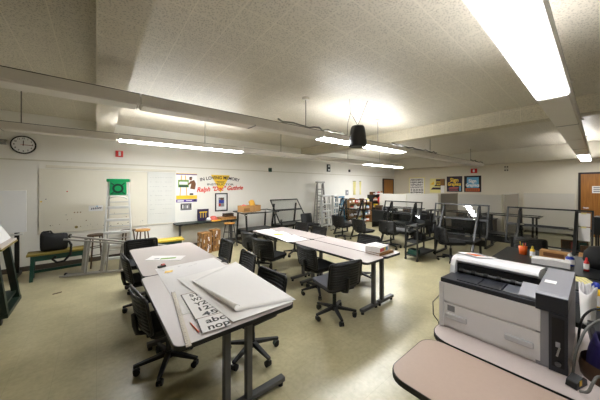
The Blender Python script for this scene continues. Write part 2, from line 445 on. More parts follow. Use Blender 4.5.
# hanging speaker
t = thing('pendant_speaker', 'black bell-shaped loudspeaker hanging from the ceiling on thin wires', 'speaker', (3.51, 2.68, 2.43))
MB().lathe([(.0, .37), (.05, .37), (.10, .36), (.115, .335), (.132, .25), (.147, .12), (.153, .03), (.148, .0), (.13, -.002), (.12, .012), (0, .012)], 'black', n=32).build('speaker_body', t)
MB().lathe([(0, .008), (.118, .008)], 'darkgrey', n=32).build('grille', t, recalc=False)
top = ZC - 2.43
MB().tube([(0, 0, .37), (.03, -.02, .45), (.18, -.08, top)], .004, 'cablek', 6).build('wire', t)
MB().tube([(0, 0, .37), (-.07, .03, .5), (-.12, .06, .58), (-.17, .08, .4), (-.14, .12, .2), (-.1, .2, .24)], .004, 'cablek', 6).build('wire', t)
MB().tube([(0, 0, .37), (-.12, .06, .58), (-.14, .07, top)], .003, 'cablek', 6).build('wire', t)

# ------------------------------------------------------------------ things on the left wall
FW = WY; WYe, WXe = WY + .001, WX + .001                                              # wall face; text matrix for the left wall: x right (+X), y up (+Z), facing -Y
def wl(x, z, d=0.): return Matrix.Translation((x, FW - d, z)) @ Matrix.Rotation(R(90), 4, 'X')
def wb(y, z, d=0.): return Matrix.Translation((WX - d, y, z)) @ Matrix.Rotation(R(-90), 4, 'Z') @ Matrix.Rotation(R(90), 4, 'X')
# clock
t = thing('wall_clock', 'round black-rimmed wall clock above the left end of the cream board', 'clock', (-1.15, WY, 2.59))
Xc = Matrix.Rotation(R(90), 4, 'X')
MB().lathe([(.0, 0), (.178, 0), (.185, .02), (.18, .05), (.165, .055), (.16, .035)], 'ink', n=40, X=Xc).build('rim', t)
f = MB().lathe([(.0, .037), (.163, .037)], 'whiteboard', n=40, X=Xc)
for h in range(12):
    a = math.pi / 2 - h * math.pi / 6
    f.text(str(h or 12), .042, Xc @ Matrix.Translation((.128 * math.cos(a), .128 * math.sin(a), .039)), 'ink', .0005, bold=.001)
f.build('dial', t, recalc=False)
for nm, a, L, w in (('hour_hand', 88, .085, .012), ('minute_hand', -3, .13, .009)):
    a = R(a); MB().bar(Xc @ V((-.02 * math.cos(a), -.02 * math.sin(a), .043)), Xc @ V((L * math.cos(a), L * math.sin(a), .043)), w, .002, 'ink', up=(0, 1, 0)).build(nm, t)
MB().bar((-.04, -.045, 0), (.12, -.045, -.002), .004, .001, 'red', up=(0, 1, 0)).build('second_hand', t)
t = thing('junction_box', 'small chrome junction box beside the wall clock', 'junction box', (-1.42, WYe, 2.62))
MB().box(-.04, .04, -.05, 0, -.05, .05, 'alud').cyl((0, -.05, 0), (0, -.065, 0), .03, 'chrome').build('box_body', t, bevel=.005)
# fire alarm
t = thing('fire_alarm', 'small red fire alarm with white strobe above the cream board', 'alarm', (.43, WYe, 2.54))
MB().box(-.075, .075, -.05, 0, -.075, .075, 'red').build('alarm_body', t, bevel=.008)
MB().box(-.02, .03, -.068, -.05, -.05, .055, 'whiteboard').build('strobe', t, bevel=.006)
# big cream board with tack rail
t = thing('tack_board', 'large stained cream board on the left wall behind the stepladder', 'board', (0, WY, 0))
MB().box(-.93, 1.02, -.022, 0, .76, 2.12, 'tack').build('board_panel', t)
g = MB().box(1.024, 1.68, -.02, 0, .73, 2.12, 'dirtyboard')
for k in range(9):
    for j in range(9):
        if random.random() < .75:
            x = 1.08 + j * .06; z = 1.98 - k * .12
            g.box(x, x + random.uniform(.02, .045), -.0212, -.02, z, z + .006, 'pgrey')
g.build('white_panel', t)
fr = MB()
for k in range(34):
    x = random.uniform(-.8, .95); z = .80 + abs(random.gauss(0, .13)); r = random.uniform(.004, .011)
    fr.cyl((x, -.0225, z), (x, -.0228, z), r, random.choice(['ink', 'ink', 'brown', 'brown', 'yellowt', 'teal']), n=8)
for x, z, r, c in ((-.5, 1.63, .014, 'red'), (-.93 + .03, 1.42, .016, 'goldy'), (-.83, 1.47, .01, 'navy'), (-.35, .83, .03, 'yellowt'), (.2, 1.4, .008, 'red')):
    fr.cyl((x, -.0225, z), (x, -.0229, z), r, c, n=10)
for k in range(3): fr.cyl((-.38 + k * .05, -.0225, 1.16), (-.38 + k * .05, -.0229, 1.16), .013, 'brown', n=10)
fr.build('paint_spots', t)
MB().box(-.95, 1.7, -.03, 0, .735, .76, 'tack').build('ledge', t)
MB().box(-.83, 1.70, -.025, 0, 2.14, 2.2, 'tack').build('tack_rail', t, bevel=.003)
# little sticker
t = MB().box(.0, .26, -.004, 0, 0, .13, 'whiteboard')
for k in range(6): t.bar((.045 + k * .033, -.0047, .035 + k * .003), (.06 + k * .033, -.0047, .075 + k * .003), .016, .0012, 'navy', up=(0, 1, 0))
t.cyl((.15, -.0042, .11), (.15, -.006, .11), .015, 'skyblue', n=10)
tag(t.build('sticker', loc=(-.14, WY - .0235, 1.17)), 'small white sticker with dark slanted lettering on the cream board', 'sticker')
# poster: person painting a sign
def poster_panel(name, x0, x1, z0, z1, m, d=.006):
    return MB().box(x0, x1, -d, 0, z0, z1, m)
p = poster_panel('p', 0, .56, 0, .82, 'paper')
def q(x0, x1, z0, z1, m, d=.0068): p.box(x0, x1, -d, -.006, z0, z1, m)
q(0, .56, .775, .80, 'purple'); q(0, .56, .80, .815, 'goldy'); q(.0, .56, .085, .19, 'goldy'); q(0, .56, .0, .08, 'purple')
q(.03, .20, .02, .055, 'paper', .0074); q(.26, .42, .03, .05, 'paper', .0074); q(.46, .54, .01, .07, 'navy', .0074)
Xp = Matrix.Rotation(R(90), 4, 'X')
for a, b in (((.10, .19), (.14, .76)), ((.28, .19), (.24, .76))): p.bar((a[0], -.0066, a[1]), (b[0], -.0066, b[1]), .02, .001, 'orangepaper', up=(0, 1, 0))
q(.05, .33, .42, .63, 'leaf', .0076); q(.08, .30, .50, .58, 'paper', .0082); q(.07, .31, .43, .48, 'teal', .0082)
p.prism([(.36, .22), (.50, .22), (.50, .40), (.45, .43), (.37, .40)], .006, .0072, 'paper', X=Xp)
p.prism([(.37, .38), (.50, .36), (.53, .52), (.48, .63), (.38, .60), (.30, .50), (.33, .49), (.40, .53)], .006, .0078, 'brown', X=Xp)
p.prism([(.385 + .04 * math.cos(k * .6), .665 + .045 * math.sin(k * .6)) for k in range(10)], .006, .0084, 'brown', X=Xp)
p.prism([(.34, .69), (.43, .70), (.42, .725), (.36, .72)], .006, .009, 'ink', X=Xp)
p.prism([(.35, .20), (.46, .20), (.45, .25), (.36, .25)], .006, .0086, 'ink', X=Xp)
tag(p.build('poster', loc=(1.71, WYe, 1.30)), 'yellow and purple poster of a person painting a sign, on left wall', 'poster')
p = poster_panel('p', 0, .32, 0, .23, 'paper'); p.box(.012, .308, -.0068, -.006, .02, .215, 'greyprint')
for k in range(7): p.box(.02 + k * .04, .045 + k * .04, -.0072, -.0068, .06 + random.random() * .03, .14 + random.random() * .05, random.choice(['ink', 'pgrey', 'paper']))
tag(p.build('photo_print', loc=(1.81, WYe, 1.05)), 'small grey group photograph pinned below the purple poster', 'photograph')
# memorial lettering painted on the wall
t = thing('memorial_lettering', 'memorial wall lettering in plum and red around a yellow triangle', 'wall lettering', (2.98, WY - .0005, 1.85))
Xm = Matrix.Rotation(R(90), 4, 'X')
MB().prism([(-.30, .25), (.30, .25), (.0, -.29)], 0, .003, 'goldy', X=Xm).build('triangle', t)
m_ = MB().text('IN LOVING MEMORY', .135, Xm @ Matrix.Translation((0, .165, .005)), 'plum', .001, bold=.003, width=1.26, arc=2.6)
m_.build('heading', t)
MB().box(-.13, .13, -.006, -.003, .035, .05, 'plum').text('OF OUR', .05, Xm @ Matrix.Translation((0, .012, .005)), 'plum', .001, width=.2).build('small_line', t)
MB().text('INSTRUCTOR', .085, Xm @ Matrix.Translation((0, -.045, .005)), 'plum', .001, bold=.001, width=.84).build('middle_line', t)
MB().text('Ralph "Doc" Guthrie', .185, Xm @ Matrix.Rotation(R(2.5), 4, 'Z') @ Matrix.Translation((0, -.175, .006)), 'script', .001, bold=.005, shear=.35, width=1.48).build('name_line', t)
# framed picture
t = thing('picture_frame', 'black framed picture with white mat below the memorial lettering', 'picture', (3.0, WY, 1.26))
fr = MB()
for a in ((-.2, .2, .245, .28), (-.2, .2, -.28, -.245), (-.2, -.165, -.245, .245), (.165, .2, -.245, .245)): fr.box(a[0], a[1], -.025, 0, a[2], a[3], 'edge')
fr.build('frame', t, bevel=.003)
MB().box(-.165, .165, -.012, 0, -.245, .245, 'paper').build('mat_board', t)
a = MB().box(-.09, .09, -.0132, -.012, -.14, .14, 'pgrey').box(-.08, .08, -.014, -.0132, -.03, .07, 'bluecap').box(-.03, .07, -.0145, -.014, .06, .12, 'brown').box(-.085, -.02, -.0145, -.014, -.12, -.04, 'red').box(-.085, .085, -.0145, -.014, .12, .138, 'ink')
a.build('picture_print', t)
MB().box(-.165, .165, -.019, -.0175, -.245, .245, 'pane').build('glass', t)
# small wall things
tag(MB().box(-.06, .06, -.05, 0, -.07, .07, 'teal').box(-.03, .03, -.06, -.05, -.03, .03, 'ink').build('sensor_box', loc=(4.78, WYe, 2.34), bevel=.006), 'small teal box high on the wall above the tilted drafting table', 'box')
b = MB().box(-.09, .09, -.05, 0, -.16, .16, 'darkgrey'); b.cyl((0, -.05, .08), (0, -.06, .08), .035, 'whiteboard').cyl((0, -.05, -.08), (0, -.06, -.08), .035, 'whiteboard')
tag(b.build('signal_box', loc=(7.76, WYe, 2.55), bevel=.006), 'dark signal box with two round dots high above the ladders', 'signal box')
tag(MB().box(-.05, .05, -.04, 0, -.06, .06, 'darkgrey').build('thermostat', loc=(9.17, WYe, 2.49), bevel=.006), 'tiny dark sensor high on wall above the bookcase', 'sensor')
tag(MB().box(-.09, .09, -.03, 0, -.12, .12, 'pgrey').box(-.03, .03, -.04, -.03, -.04, .04, 'whiteboard').build('light_switch', loc=(9.0, WY, 1.47), bevel=.006), 'grey switch plate on wall above the bookcase', 'switch')
for x, w, l in ((9.55, .2, 'pale yellow hanging strip above the bookcase, the wider left one'), (10.0, .12, 'pale yellow hanging strip above the bookcase, the narrow right one')):
    b = MB().sheet(lambda u, v, w=w: (-w / 2 + w * u, -.02 - .012 * math.sin(v * 5 + u * 3), -.32 + .64 * v), 6, 10, .006, 'pyellow'); b.box(-w / 2, w / 2, -.03, 0, .31, .34, 'alud')
    tag(b.build('wall_strip', loc=(x, WY, 1.68)), l, 'hanging')

# ------------------------------------------------------------------ things on the back wall
p = MB().box(-.42, .42, -.006, 0, -.46, .46, 'pyellow'); p.box(-.38, .38, -.007, -.006, -.42, .42, 'paper')
for k, row in enumerate(('ABCDEFG', 'HIJKLMN', 'OPQRST', 'UVWXYZ', '12345', '67890')):
    p.text(row, .12, Matrix.Translation((0, -.008, .33 - k * .135)) @ Matrix.Rotation(R(90), 4, 'X'), 'ink', .0006, bold=.003, width=.66)
tag(p.build('alphabet_chart', loc=(WX - .0005, 6.22, 1.78), rot=(0, 0, R(-90))), 'cream alphabet chart with bold black letters on the back wall', 'chart')  # chart fixed flat on the back wall
p = MB().box(-.26, .26, -.006, 0, -.36, .36, 'pyellow')
p.prism([(-.22, -.2), (.26, -.2), (.26, .32), (.03, .32), (.03, .06)], .006, .008, 'plum', X=Xp).box(.06, .23, -.0095, -.008, .02, .22, 'goldy').box(-.1, .25, -.0095, -.008, -.09, -.04, 'pyellow')
p.text('AB', .2, Matrix.Translation((.14, -.0105, .12)) @ Xp, 'plum', .0006, bold=.004, width=.15)
p.prism([(-.24, .05), (-.06, .05), (-.06, .22)], .006, .0085, 'goldy', X=Xp)
tag(p.build('slanted_poster', loc=(WXe, 5.28, 1.80), rot=(0, 0, R(-90))), 'cream poster with a slanted dark plum block on the back wall', 'poster')
t = thing('towel_dispenser', 'narrow brown dispenser with white sheet between two dark posters', 'dispenser', (WXe, 4.93, 1.75), -90)
MB().box(-.09, .09, -.09, 0, .05, .38, 'carton').build('dispenser_body', t, bevel=.01)
MB().box(-.08, .08, -.05, -.045, -.3, .05, 'paper').build('paper_towel', t)
p = MB().box(-.33, .33, -.015, 0, -.37, .37, 'ink').box(-.31, .31, -.016, -.015, -.35, .35, 'plum')
p.text('Sign', .24, Matrix.Translation((0, -.018, .19)) @ Xp, 'goldy', .001, bold=.008, width=.36).text('Graphics', .22, Matrix.Translation((0, -.018, -.01)) @ Xp, 'goldy', .001, bold=.008, width=.56)
p.box(-.24, .14, -.0175, -.016, -.235, -.215, 'pink').box(-.2, .18, -.0175, -.016, -.19, -.16, 'pink').box(.22, .27, -.0175, -.016, -.33, -.08, 'skyblue').box(-.22, .16, -.0175, -.016, -.30, -.28, 'pink')
tag(p.build('dark_poster', loc=(WXe, 4.42, 1.87), rot=(0, 0, R(-90))), 'dark plum Sign Graphics poster with yellow lettering on back wall', 'poster')
p = MB().box(-.33, .33, -.015, 0, -.37, .37, 'ink').box(-.22, .24, -.016, -.015, -.18, .30, 'skyblue').box(-.27, .27, -.0165, -.015, -.34, -.2, 'burnt')
p.text('Sign', .2, Matrix.Translation((0, -.018, .13)) @ Xp, 'paper', .001, bold=.006, width=.30).text('Graphics', .2, Matrix.Translation((0, -.018, -.06)) @ Xp, 'paper', .001, bold=.006, width=.52)
for k in range(6): p.box(-.23 + k * .08, -.18 + k * .08, -.0172, -.0165, -.31, -.235, 'brown')
tag(p.build('dark_poster', loc=(WXe, 3.68, 1.87), rot=(0, 0, R(-90))), 'black Sign Graphics poster with sky blue panel and orange band', 'poster')
t = thing('exit_sign', 'small red exit sign high on the back wall above the posters', 'sign', (WX, 3.62, 2.46), -90)
MB().box(-.12, .12, -.05, 0, -.1, .1, 'red').build('sign_body', t, bevel=.006)
MB().box(-.035, .035, -.056, -.05, -.06, .06, 'whiteboard').build('strobe', t)
b = MB()
for i in (-1, 1):
    for j in (-1, 1): b.box(i * .04 - .018, i * .04 + .018, -.02, 0, j * .07 - .025, j * .07 + .025, 'ink')
b.box(-.07, .07, -.006, 0, -.11, .11, 'trim')
tag(b.build('outlet_plate', loc=(WXe, 2.48, 2.5), rot=(0, 0, R(-90))), 'small plate with four dark holes high on the back wall', 'plate')
p = MB().box(-.15, .15, -.004, 0, -.12, .12, 'paper')
for k in range(3): p.box(-.12, .12, -.0046, -.004, .05 - k * .065, .085 - k * .065, 'pgrey')
tag(p.build('door_notice', loc=(WX - .047, .02, 1.64), rot=(0, 0, R(-90))), 'white notice with grey lines taped on the brown door', 'notice')

# ------------------------------------------------------------------ task chairs
CHG = 'black slat-back task chairs'
def make_chair(seatm):
    t = thing('task_chair', '-', 'chair', (0, 0, 0), 0, CHG)
    s = MB().prism(rr(-.22, .24, -.225, .225, .07), .435, .475, seatm)
    s.build('seat', t, bevel=.014, seg=3)
    MB().prism(rr(-.20, .21, -.205, .205, .06), .405, .436, 'black').build('seat_pan', t, bevel=.008)
    def bp(y, z):                                       # back surface
        k = (z - .46) / .34
        return V((-.215 - .055 * k - .035 * (1 - (y / .22) ** 2), y, z))
    b = MB(); n = 9
    b.sheet(lambda u, v: bp(-.242 + .484 * u, .472 + .318 * v), 10, 6, .008, 'black')
    for i in range(n):
        z0 = .482 + i * .0335; z1 = z0 + .027
        for off in (.0055, -.0055):
            b.sheet(lambda u, v, z0=z0, z1=z1, off=off: bp(-.23 + .46 * u, z0 + (z1 - z0) * v) + V((off, 0, 0)), 8, 1, .006, 'black')
    b.build('slats', None)
    sl = COL.objects['slats']; sl.parent = t; sl.name = 'backrest'
    fr = MB()
    ring = []
    hw, z0, z1, r = .245, .47, .79, .035
    for p_ in rr(-hw, hw, z0, z1, r, 4): ring.append(bp(p_[0], p_[1]))
    ring.append(ring[0].copy())
    fr.tube(ring, .013, 'black', 8)
    fr.build('back_frame', sl)
    MB().tube([(-.05, 0, .40), (-.20, 0, .40), (-.265, 0, .42), (-.285, 0, .50), (-.292, 0, .60)], .022, 'black', 8).build('back_support', t)
    MB().cyl((0, 0, .30), (0, 0, .41), .016, 'gunmetal').cyl((0, 0, .13), (0, 0, .30), .026, 'black').box(-.09, .09, -.06, .06, .385, .406, 'black').build('gas_lift', t)
    MB().cyl((0, 0, .085), (0, 0, .15), .045, 'black', r2=.035).build('hub', t)
    leg = None
    for k in range(5):
        a = R(72 * k + 20)
        if leg is None:
            leg = MB().bar((.03, 0, .118), (.29, 0, .082), .05, .04, 'black', w2=.032, h2=.024).build('leg', t, bevel=.005)
            c = MB()
            c.cyl((0, 0, .05), (0, 0, .075), .008, 'gunmetal', n=8)
            for s_ in (-1, 1): c.cyl((-.012, s_ * .006, .028), (-.012, s_ * .025, .028), .028, 'caster', n=16)
            c.box(-.02, .018, -.022, .022, .035, .06, 'caster')
            c.build('caster', leg, (.275, 0, 0))
        else:
            l2 = copy_tree(leg, t); l2.rotation_euler = (0, 0, a)
    leg.rotation_euler = (0, 0, R(20))
    return t
c_black = make_chair('seatb'); c_grey = make_chair('seat')
chairs = [
    ('b', .545, 2.67, 7, 'black task chair at the left of the paper-covered table, nearest the camera'),
    ('b', .56, 4.10, 4, 'black task chair at the left of the paper-covered table, beside the fallen ladder'),
    ('b', 1.25, 2.30, 184, 'black task chair tucked under the right near end of the paper-covered table'),
    ('b', 1.42, 3.22, 176, 'black task chair right of the paper-covered table, second from its near end'),
    ('b', 1.50, 4.15, 180, 'black task chair right of the paper-covered table, in front of the cartons'),
    ('b', .62, 4.95, -90, 'black task chair at the far end of the paper-covered table'),
    ('g', 2.47, 2.27, 78, 'black chair with blue grey seat turned away from the book table'),
    ('b', 2.80, 2.93, -4, 'black task chair at the book table, just beyond the grey-seated chair'),
    ('b', 2.53, 3.93, 17, 'black task chair seen from behind beside the papers on the book table'),
    ('b', 2.67, 4.66, 12, 'black task chair at far left end of the book table'),
    ('g', 3.82, 2.85, 180, 'black task chair behind the stack of books'),
    ('b', 3.90, 4.95, 182, 'black task chair on the far side of the book table, before tilted drafting table'),
    ('b', 3.78, 4.20, 178, 'black task chair on the far side of the book table, middle one'),
    ('b', 5.72, 6.34, -88, 'black task chair between the tilted drafting table and the ladders'),
    ('b', 6.32, 5.45, 4, 'black task chair before the smoked drafting table nearest the bookcase'),
    ('b', 6.10, 4.42, -8, 'black task chair right of the ladders, behind the book table'),
    ('b', 6.46, 3.78, 6, 'black task chair facing the drafting table left of the shelf cart'),
    ('b', 6.40, 2.22, -38, 'black task chair sideways between shelf cart and printer'),
    ('b', 6.40, .84, 0, 'black task chair back showing above the printer lid'),
]
used = set()
for kind, x, y, a, lab in chairs:
    src = c_grey if kind == 'g' else c_black
    if kind in used: o = copy_tree(src)
    else: o = src; used.add(kind)
    place(o, (x, y, 0), a, lab)

# ------------------------------------------------------------------ training tables
def table(name, label, cat, x0, x1, y0, y1, posts, top='laminate', foot=None, inset=.13, group=None, ztop=.74, r=.065):
    cx, cy = (x0 + x1) / 2, (y0 + y1) / 2
    t = thing(name, label, cat, (cx, cy, 0), 0, group)
    w, l = (x1 - x0) / 2, (y1 - y0) / 2
    b = MB(); pts = rr(-w, w, -l, l, r)
    b.prism(pts, ztop - .032, ztop - .001, 'edge', 'edge')
    b.prism(rr(-w + .004, w - .004, -l + .004, l - .004, r), ztop - .002, ztop, top, top)
    b.build('tabletop', t)
    f0, f1 = foot if foot else (-w + .04, w - .04)
    for s in (-1, 1):
        yy = s * (l - inset)
        for px_ in posts: MB().box(px_ - .026, px_ + .026, yy - .026, yy + .026, .05, ztop - .032, 'gunmetal').build('leg', t, bevel=.008)
        ft = MB().box(f0, f1, yy - .03, yy + .03, .035, .075, 'gunmetal')
        for fx in (f0 + .03, f1 - .03): ft.cyl((fx, yy, 0), (fx, yy, .036), .022, 'caster', n=12)
        ft.build('foot', t, bevel=.006)
        MB().box(f0 + .03, f1 - .03, yy - .02, yy + .02, ztop - .06, ztop - .032, 'gunmetal').build('bracket', t)
    return t
G1 = 'grey-topped training tables'
table('work_table', 'grey laminate table covered with big paper sheets, nearest the camera', 'table', (.37), 1.312, 1.645, 3.175, (-.09, .09), group=G1)
table('work_table', 'grey laminate table with printed sheets, end to end behind the paper-covered one', 'table', .395, 1.306, 3.185, 4.71, (-.09, .09), group=G1)
table('work_table', 'narrow grey table under the book stack, near left half of the pair', 'table', 2.71, 3.14, 1.92, 3.46, (.12,), group=G1, foot=(-.165, .21))
table('work_table', 'narrow grey table, near right half of the pair, edge beyond the books', 'table', 3.155, 3.59, 1.92, 3.46, (-.12,), group=G1, foot=(-.21, .165))
table('work_table', 'narrow grey table under the white papers, far left half of the pair', 'table', 2.71, 3.14, 3.47, 5.01, (.12,), group=G1, foot=(-.165, .21))
table('work_table', 'narrow grey table, far right half of the pair before tilted drafting table', 'table', 3.155, 3.59, 3.47, 5.01, (-.12,), group=G1, foot=(-.21, .165))
t = table('wall_table', 'dark-edged narrow table against the left wall holding the navy sign', 'table', -.225, .225, -.87, .87, (.0,), top='greend')
t.location = (2.49, 7.26, 0); t.rotation_euler = (0, 0, R(90))
table('front_table', 'beige laminate table with rounded corner at the bottom right', 'table', 1.20, 1.70, -1.0, .735, (0,), top='beige', r=.10)
table('printer_table', 'pale laminate table carrying the wide white printer', 'table', 1.715, 2.62, -1.0, .742, (-.1, .1), top='palelam', r=.14)
table('supply_table', 'dark cluttered table behind the printer with glue and note pads', 'table', 2.70, 4.10, -1.6, .45, (-.2, .2), top='darkgrey', r=.03)
table('supply_table', 'dark table behind the printer holding the orange pencil cup', 'table', 4.15, 5.30, -1.6, .98, (-.2, .2), top='darkgrey', r=.03)

# ------------------------------------------------------------------ papers and tools on the near table
Z = .7405
def sheet_obj(name, pts, z, m, label, cat, th=.0016, extra=None):
    b = MB().prism(pts, z, z + th, m)
    if extra: extra(b, z + th)
    return tag(b.build(name), label, cat)
def lines(b, z):
    for x, y, l in ((.60, 3.28, .05), (.78, 3.33, .04), (.88, 3.26, .05), (.62, 3.15, .03), (.96, 3.30, .04)): b.box(x, x + l, y, y + .006, z, z + .0003, 'pgrey')
sheet_obj('drawing_sheet', [(.515, 2.05), (1.24, 2.0), (1.27, 3.44), (.545, 3.40)], Z, 'paper2', 'large flat drawing sheet lying under the curled white paper', 'paper', extra=lines)
sheet_obj('paper_sheet', [(.765, 1.69), (1.30, 1.665), (1.30, 2.98), (.66, 2.86)], Z + .0105, 'paper', 'white paper sheet just beneath the curled sheet at the table end', 'paper')
def curl(u, v):                                            # u: free edge -> far edge, v: near end -> far end
    A, D, B, C = V((.76, 2.66, 0)), V((.85, 1.80, 0)), V((1.40, 3.02, 0)), V((1.33, 1.67, 0))
    e0 = D.lerp(A, v); e1 = C.lerp(B, v); rad = .006 + .018 * (1 - v)
    L = (e1 - e0).length; d = (e1 - e0).normalized(); s_ = u * (L + rad * 4.2) - rad * 4.2   # arc length from the fold line
    if s_ >= 0:
        lift = .005 * math.exp(-((s_ - .0) / .22) ** 2)
        return e0 + d * s_ + V((0, 0, Z + .0165 + lift + .004 * math.sin(v * 6) * (s_ < .4) * math.exp(-s_ * 8) ** .5))
    a = -s_ / rad
    lift = .005
    return e0 + d * (-math.sin(a) * rad) + V((0, 0, Z + .0165 + lift + rad * (1 - math.cos(a)) + .004 * math.sin(v * 6)))
tag(MB().sheet(curl, 60, 16, .0012, 'paper').build('curled_paper'), 'big white paper sheet with one edge curled up on the near table', 'paper')
# lettering sample cards
def card(name, loc, rz, w, h, rows, size, label, z, widths):
    b = MB().box(-w / 2, w / 2, -h / 2, h / 2, 0, .002, 'paper').box(-w / 2, -w / 2 + .008, -h / 2, h / 2, .002, .0026, 'ink').box(-w / 2, w / 2, h / 2 - .006, h / 2, .002, .0026, 'brown')
    for k, r_ in enumerate(rows):
        b.text(r_, size, Matrix.Translation((.025, h / 2 - size * .75 - k * (h - .03) / len(rows), .0024)), 'ink', .0003, bold=.002, width=widths[k])
    return tag(b.build(name, loc=(loc[0], loc[1], z), rot=(0, 0, R(rz))), label, 'lettering card', 'lettering sample cards')
card('lettering_card', (.655, 1.79, 0), -7, .20, .21, ('abc', 'nop'), .10, 'white lettering card reading abc nop nearest the table edge', Z + .007, (.14, .15))
card('lettering_card', (.675, 2.15, 0), -3, .20, .54, ('STV', 'WX&', 'YZ?', '123', '45'), .095, 'white card of capitals and numerals behind the abc card', Z + .0042, (.13, .14, .13, .13, .12))
b = MB().box(-.016, .016, -.47, .47, 0, .005, 'palewood')
for k in range(36): b.box(-.016, -.004 if k % 2 else .004, -.46 + k * .026, -.458 + k * .026, .005, .0053, 'ink')
b.box(-.016, .016, .45, .47, .005, .0056, 'alud')
tag(b.build('yardstick', loc=(.498, 2.08, Z + .0025), rot=(0, 0, R(-7))), 'long weathered wooden yardstick beside the lettering cards', 'ruler')
t = thing('pencil', 'orange pencil lying between yardstick and lettering cards', 'pencil', (.53, 1.82, Z + .005), 4)
MB().cyl((0, -.075, 0), (0, .06, 0), .0045, 'orange', n=6).build('pencil_shaft', t)
MB().cyl((0, .06, 0), (0, .085, 0), .0045, 'wood', r2=.0005, n=6).build('pencil_tip', t); MB().cyl((0, -.088, 0), (0, -.075, 0), .0046, 'pink', n=8).build('eraser', t)
sheet_obj('sticky_note', [(.60, 3.17), (.68, 3.155), (.70, 3.225), (.62, 3.24)], Z + .0018, 'goldy', 'small yellow sticky note on the flat drawing sheet', 'sticky note')
def far_print(b, z):
    b.prism([(.66, 3.80), (.84, 3.73), (.87, 3.79), (.69, 3.86)], z, z + .0003, 'leaf'); b.prism([(.60, 3.86), (.66, 3.84), (.68, 3.88), (.62, 3.90)], z, z + .0003, 'pgrey')
sheet_obj('printed_sheet', [(.50, 3.90), (.87, 3.60), (.99, 3.79), (.62, 4.08)], Z, 'paper', 'printed sheet with green picture alone on the farther grey table', 'paper', .004, far_print)
t = thing('eraser_bundle', 'little dark and red eraser bundle beside the printed sheet', 'eraser', (.625, 3.43, Z), 20)
MB().box(-.05, .04, -.02, .02, 0, .025, 'darkgrey').build('eraser_block', t, bevel=.005)
MB().box(-.01, .03, -.018, .018, .025, .04, 'pink').build('felt_pad', t, bevel=.004)
# papers and books on the second pair
def zz(x): return Z + x
sheet_obj('loose_paper', [(2.74, 4.62), (3.10, 4.55), (3.16, 4.93), (2.80, 4.98)], zz(0), 'paper', 'white paper at the far end of the book table', 'paper')
def yl(b, z): b.prism([(2.82, 4.22), (3.0, 4.16), (3.03, 4.28), (2.85, 4.34)], z, z + .0004, 'goldy'); b.prism([(2.80, 4.36), (2.98, 4.30), (2.99, 4.34), (2.81, 4.41)], z, z + .0004, 'leaf')
sheet_obj('loose_paper', [(2.74, 4.14), (3.12, 4.08), (3.20, 4.5), (2.80, 4.56)], zz(.0005), 'paper', 'white paper with yellow print, middle of three on the book table', 'paper', extra=yl)
sheet_obj('loose_paper', [(2.64, 3.55), (3.06, 3.50), (3.16, 4.02), (2.72, 4.10)], zz(.001), 'paper', 'large white paper hanging over the edge behind the slat-back chairs', 'paper')
def book(loc, rz, w, l, h, cover, label, spine=None):
    t = thing('book', label, 'book', loc, rz, 'books stacked on the table')
    c = MB().box(-w / 2, w / 2, -l / 2, l / 2, 0, .005, cover).box(-w / 2, w / 2, -l / 2, l / 2, h - .005, h, cover).box(-w / 2, w / 2, -l / 2, -l / 2 + .006, .005, h - .005, cover)
    if spine:
        for k, m in enumerate(spine): c.box(-w / 2 + .02 + k * .06, -w / 2 + .07 + k * .06, -l / 2 - .0012, -l / 2, .012, h - .012, m)
    c.build('cover', t, bevel=.001)
    MB().box(-w / 2 + .006, w / 2 - .006, -l / 2 + .006, l / 2 - .006, .005, h - .005, 'paper').build('pages', t)
book((3.30, 2.12, Z), -3, .34, .26, .032, 'carton', 'flat brown book at the bottom of the stack')
book((3.28, 2.15, Z + .033), 5, .29, .24, .075, 'paper', 'thick white book with red, yellow and blue spine marks in the stack', ('red', 'red', 'goldy', 'skyblue'))
book((3.27, 2.16, Z + .109), -6, .24, .20, .012, 'paper2', 'thin pale booklet on top of the book stack')

# ------------------------------------------------------------------ wall table things
t = thing('letter_sign', 'square navy sign with yellow letters standing on the wall table', 'sign', (2.42, 7.42, .742), 0)
MB().box(-.16, .16, -.012, .012, 0, .34, 'plum').build('sign_board', t, bevel=.003)
MB().box(-.14, .14, -.015, -.012, .02, .32, 'navy').text('TTT', .24, Matrix.Translation((0, -.017, .17)) @ Xp, 'goldy', .001, bold=.006, width=.22).build('sign_face', t)
b = MB().lathe([(0, 0), (.11, .0), (.12, .04), (.11, .09), (.06, .13), (0, .14)], 'pink', n=14)
b.lathe([(0, .03), (.06, .03), (.08, .07), (.04, .12), (0, .13)], 'whiteboard', (-.14, -.02, -.02), n=12)
tag(b.build('cloth_bundle', loc=(2.66, 7.25, .741)), 'crumpled pink and white cloth bundle on the wall table', 'cloth')
t = thing('wooden_box', 'flat honey-coloured wooden box at the right end of wall table', 'box', (3.08, 7.26, .741), 3)
MB().box(-.24, .24, -.14, .14, 0, .065, 'wood').build('box_body', t, bevel=.004); MB().box(-.245, .245, -.145, .145, .065, .083, 'wood').build('lid', t, bevel=.004)
t = thing('leather_case', 'dark brown case resting on the flat wooden box', 'case', (3.12, 7.26, .826), 5)
MB().box(-.15, .15, -.09, .09, 0, .06, 'wooddark').build('case_body', t, bevel=.012); MB().box(-.15, .15, -.09, .09, .062, .10, 'doorframe').build('lid', t, bevel=.012)
tag(MB().box(-.15, .12, -.04, .03, 0, .03, 'orangepaper').box(-.10, .05, -.03, .02, .03, .045, 'orange').build('tray', loc=(2.70, 7.085, .741), bevel=.003), 'shallow orange tray lying before the pink cloth', 'tray')
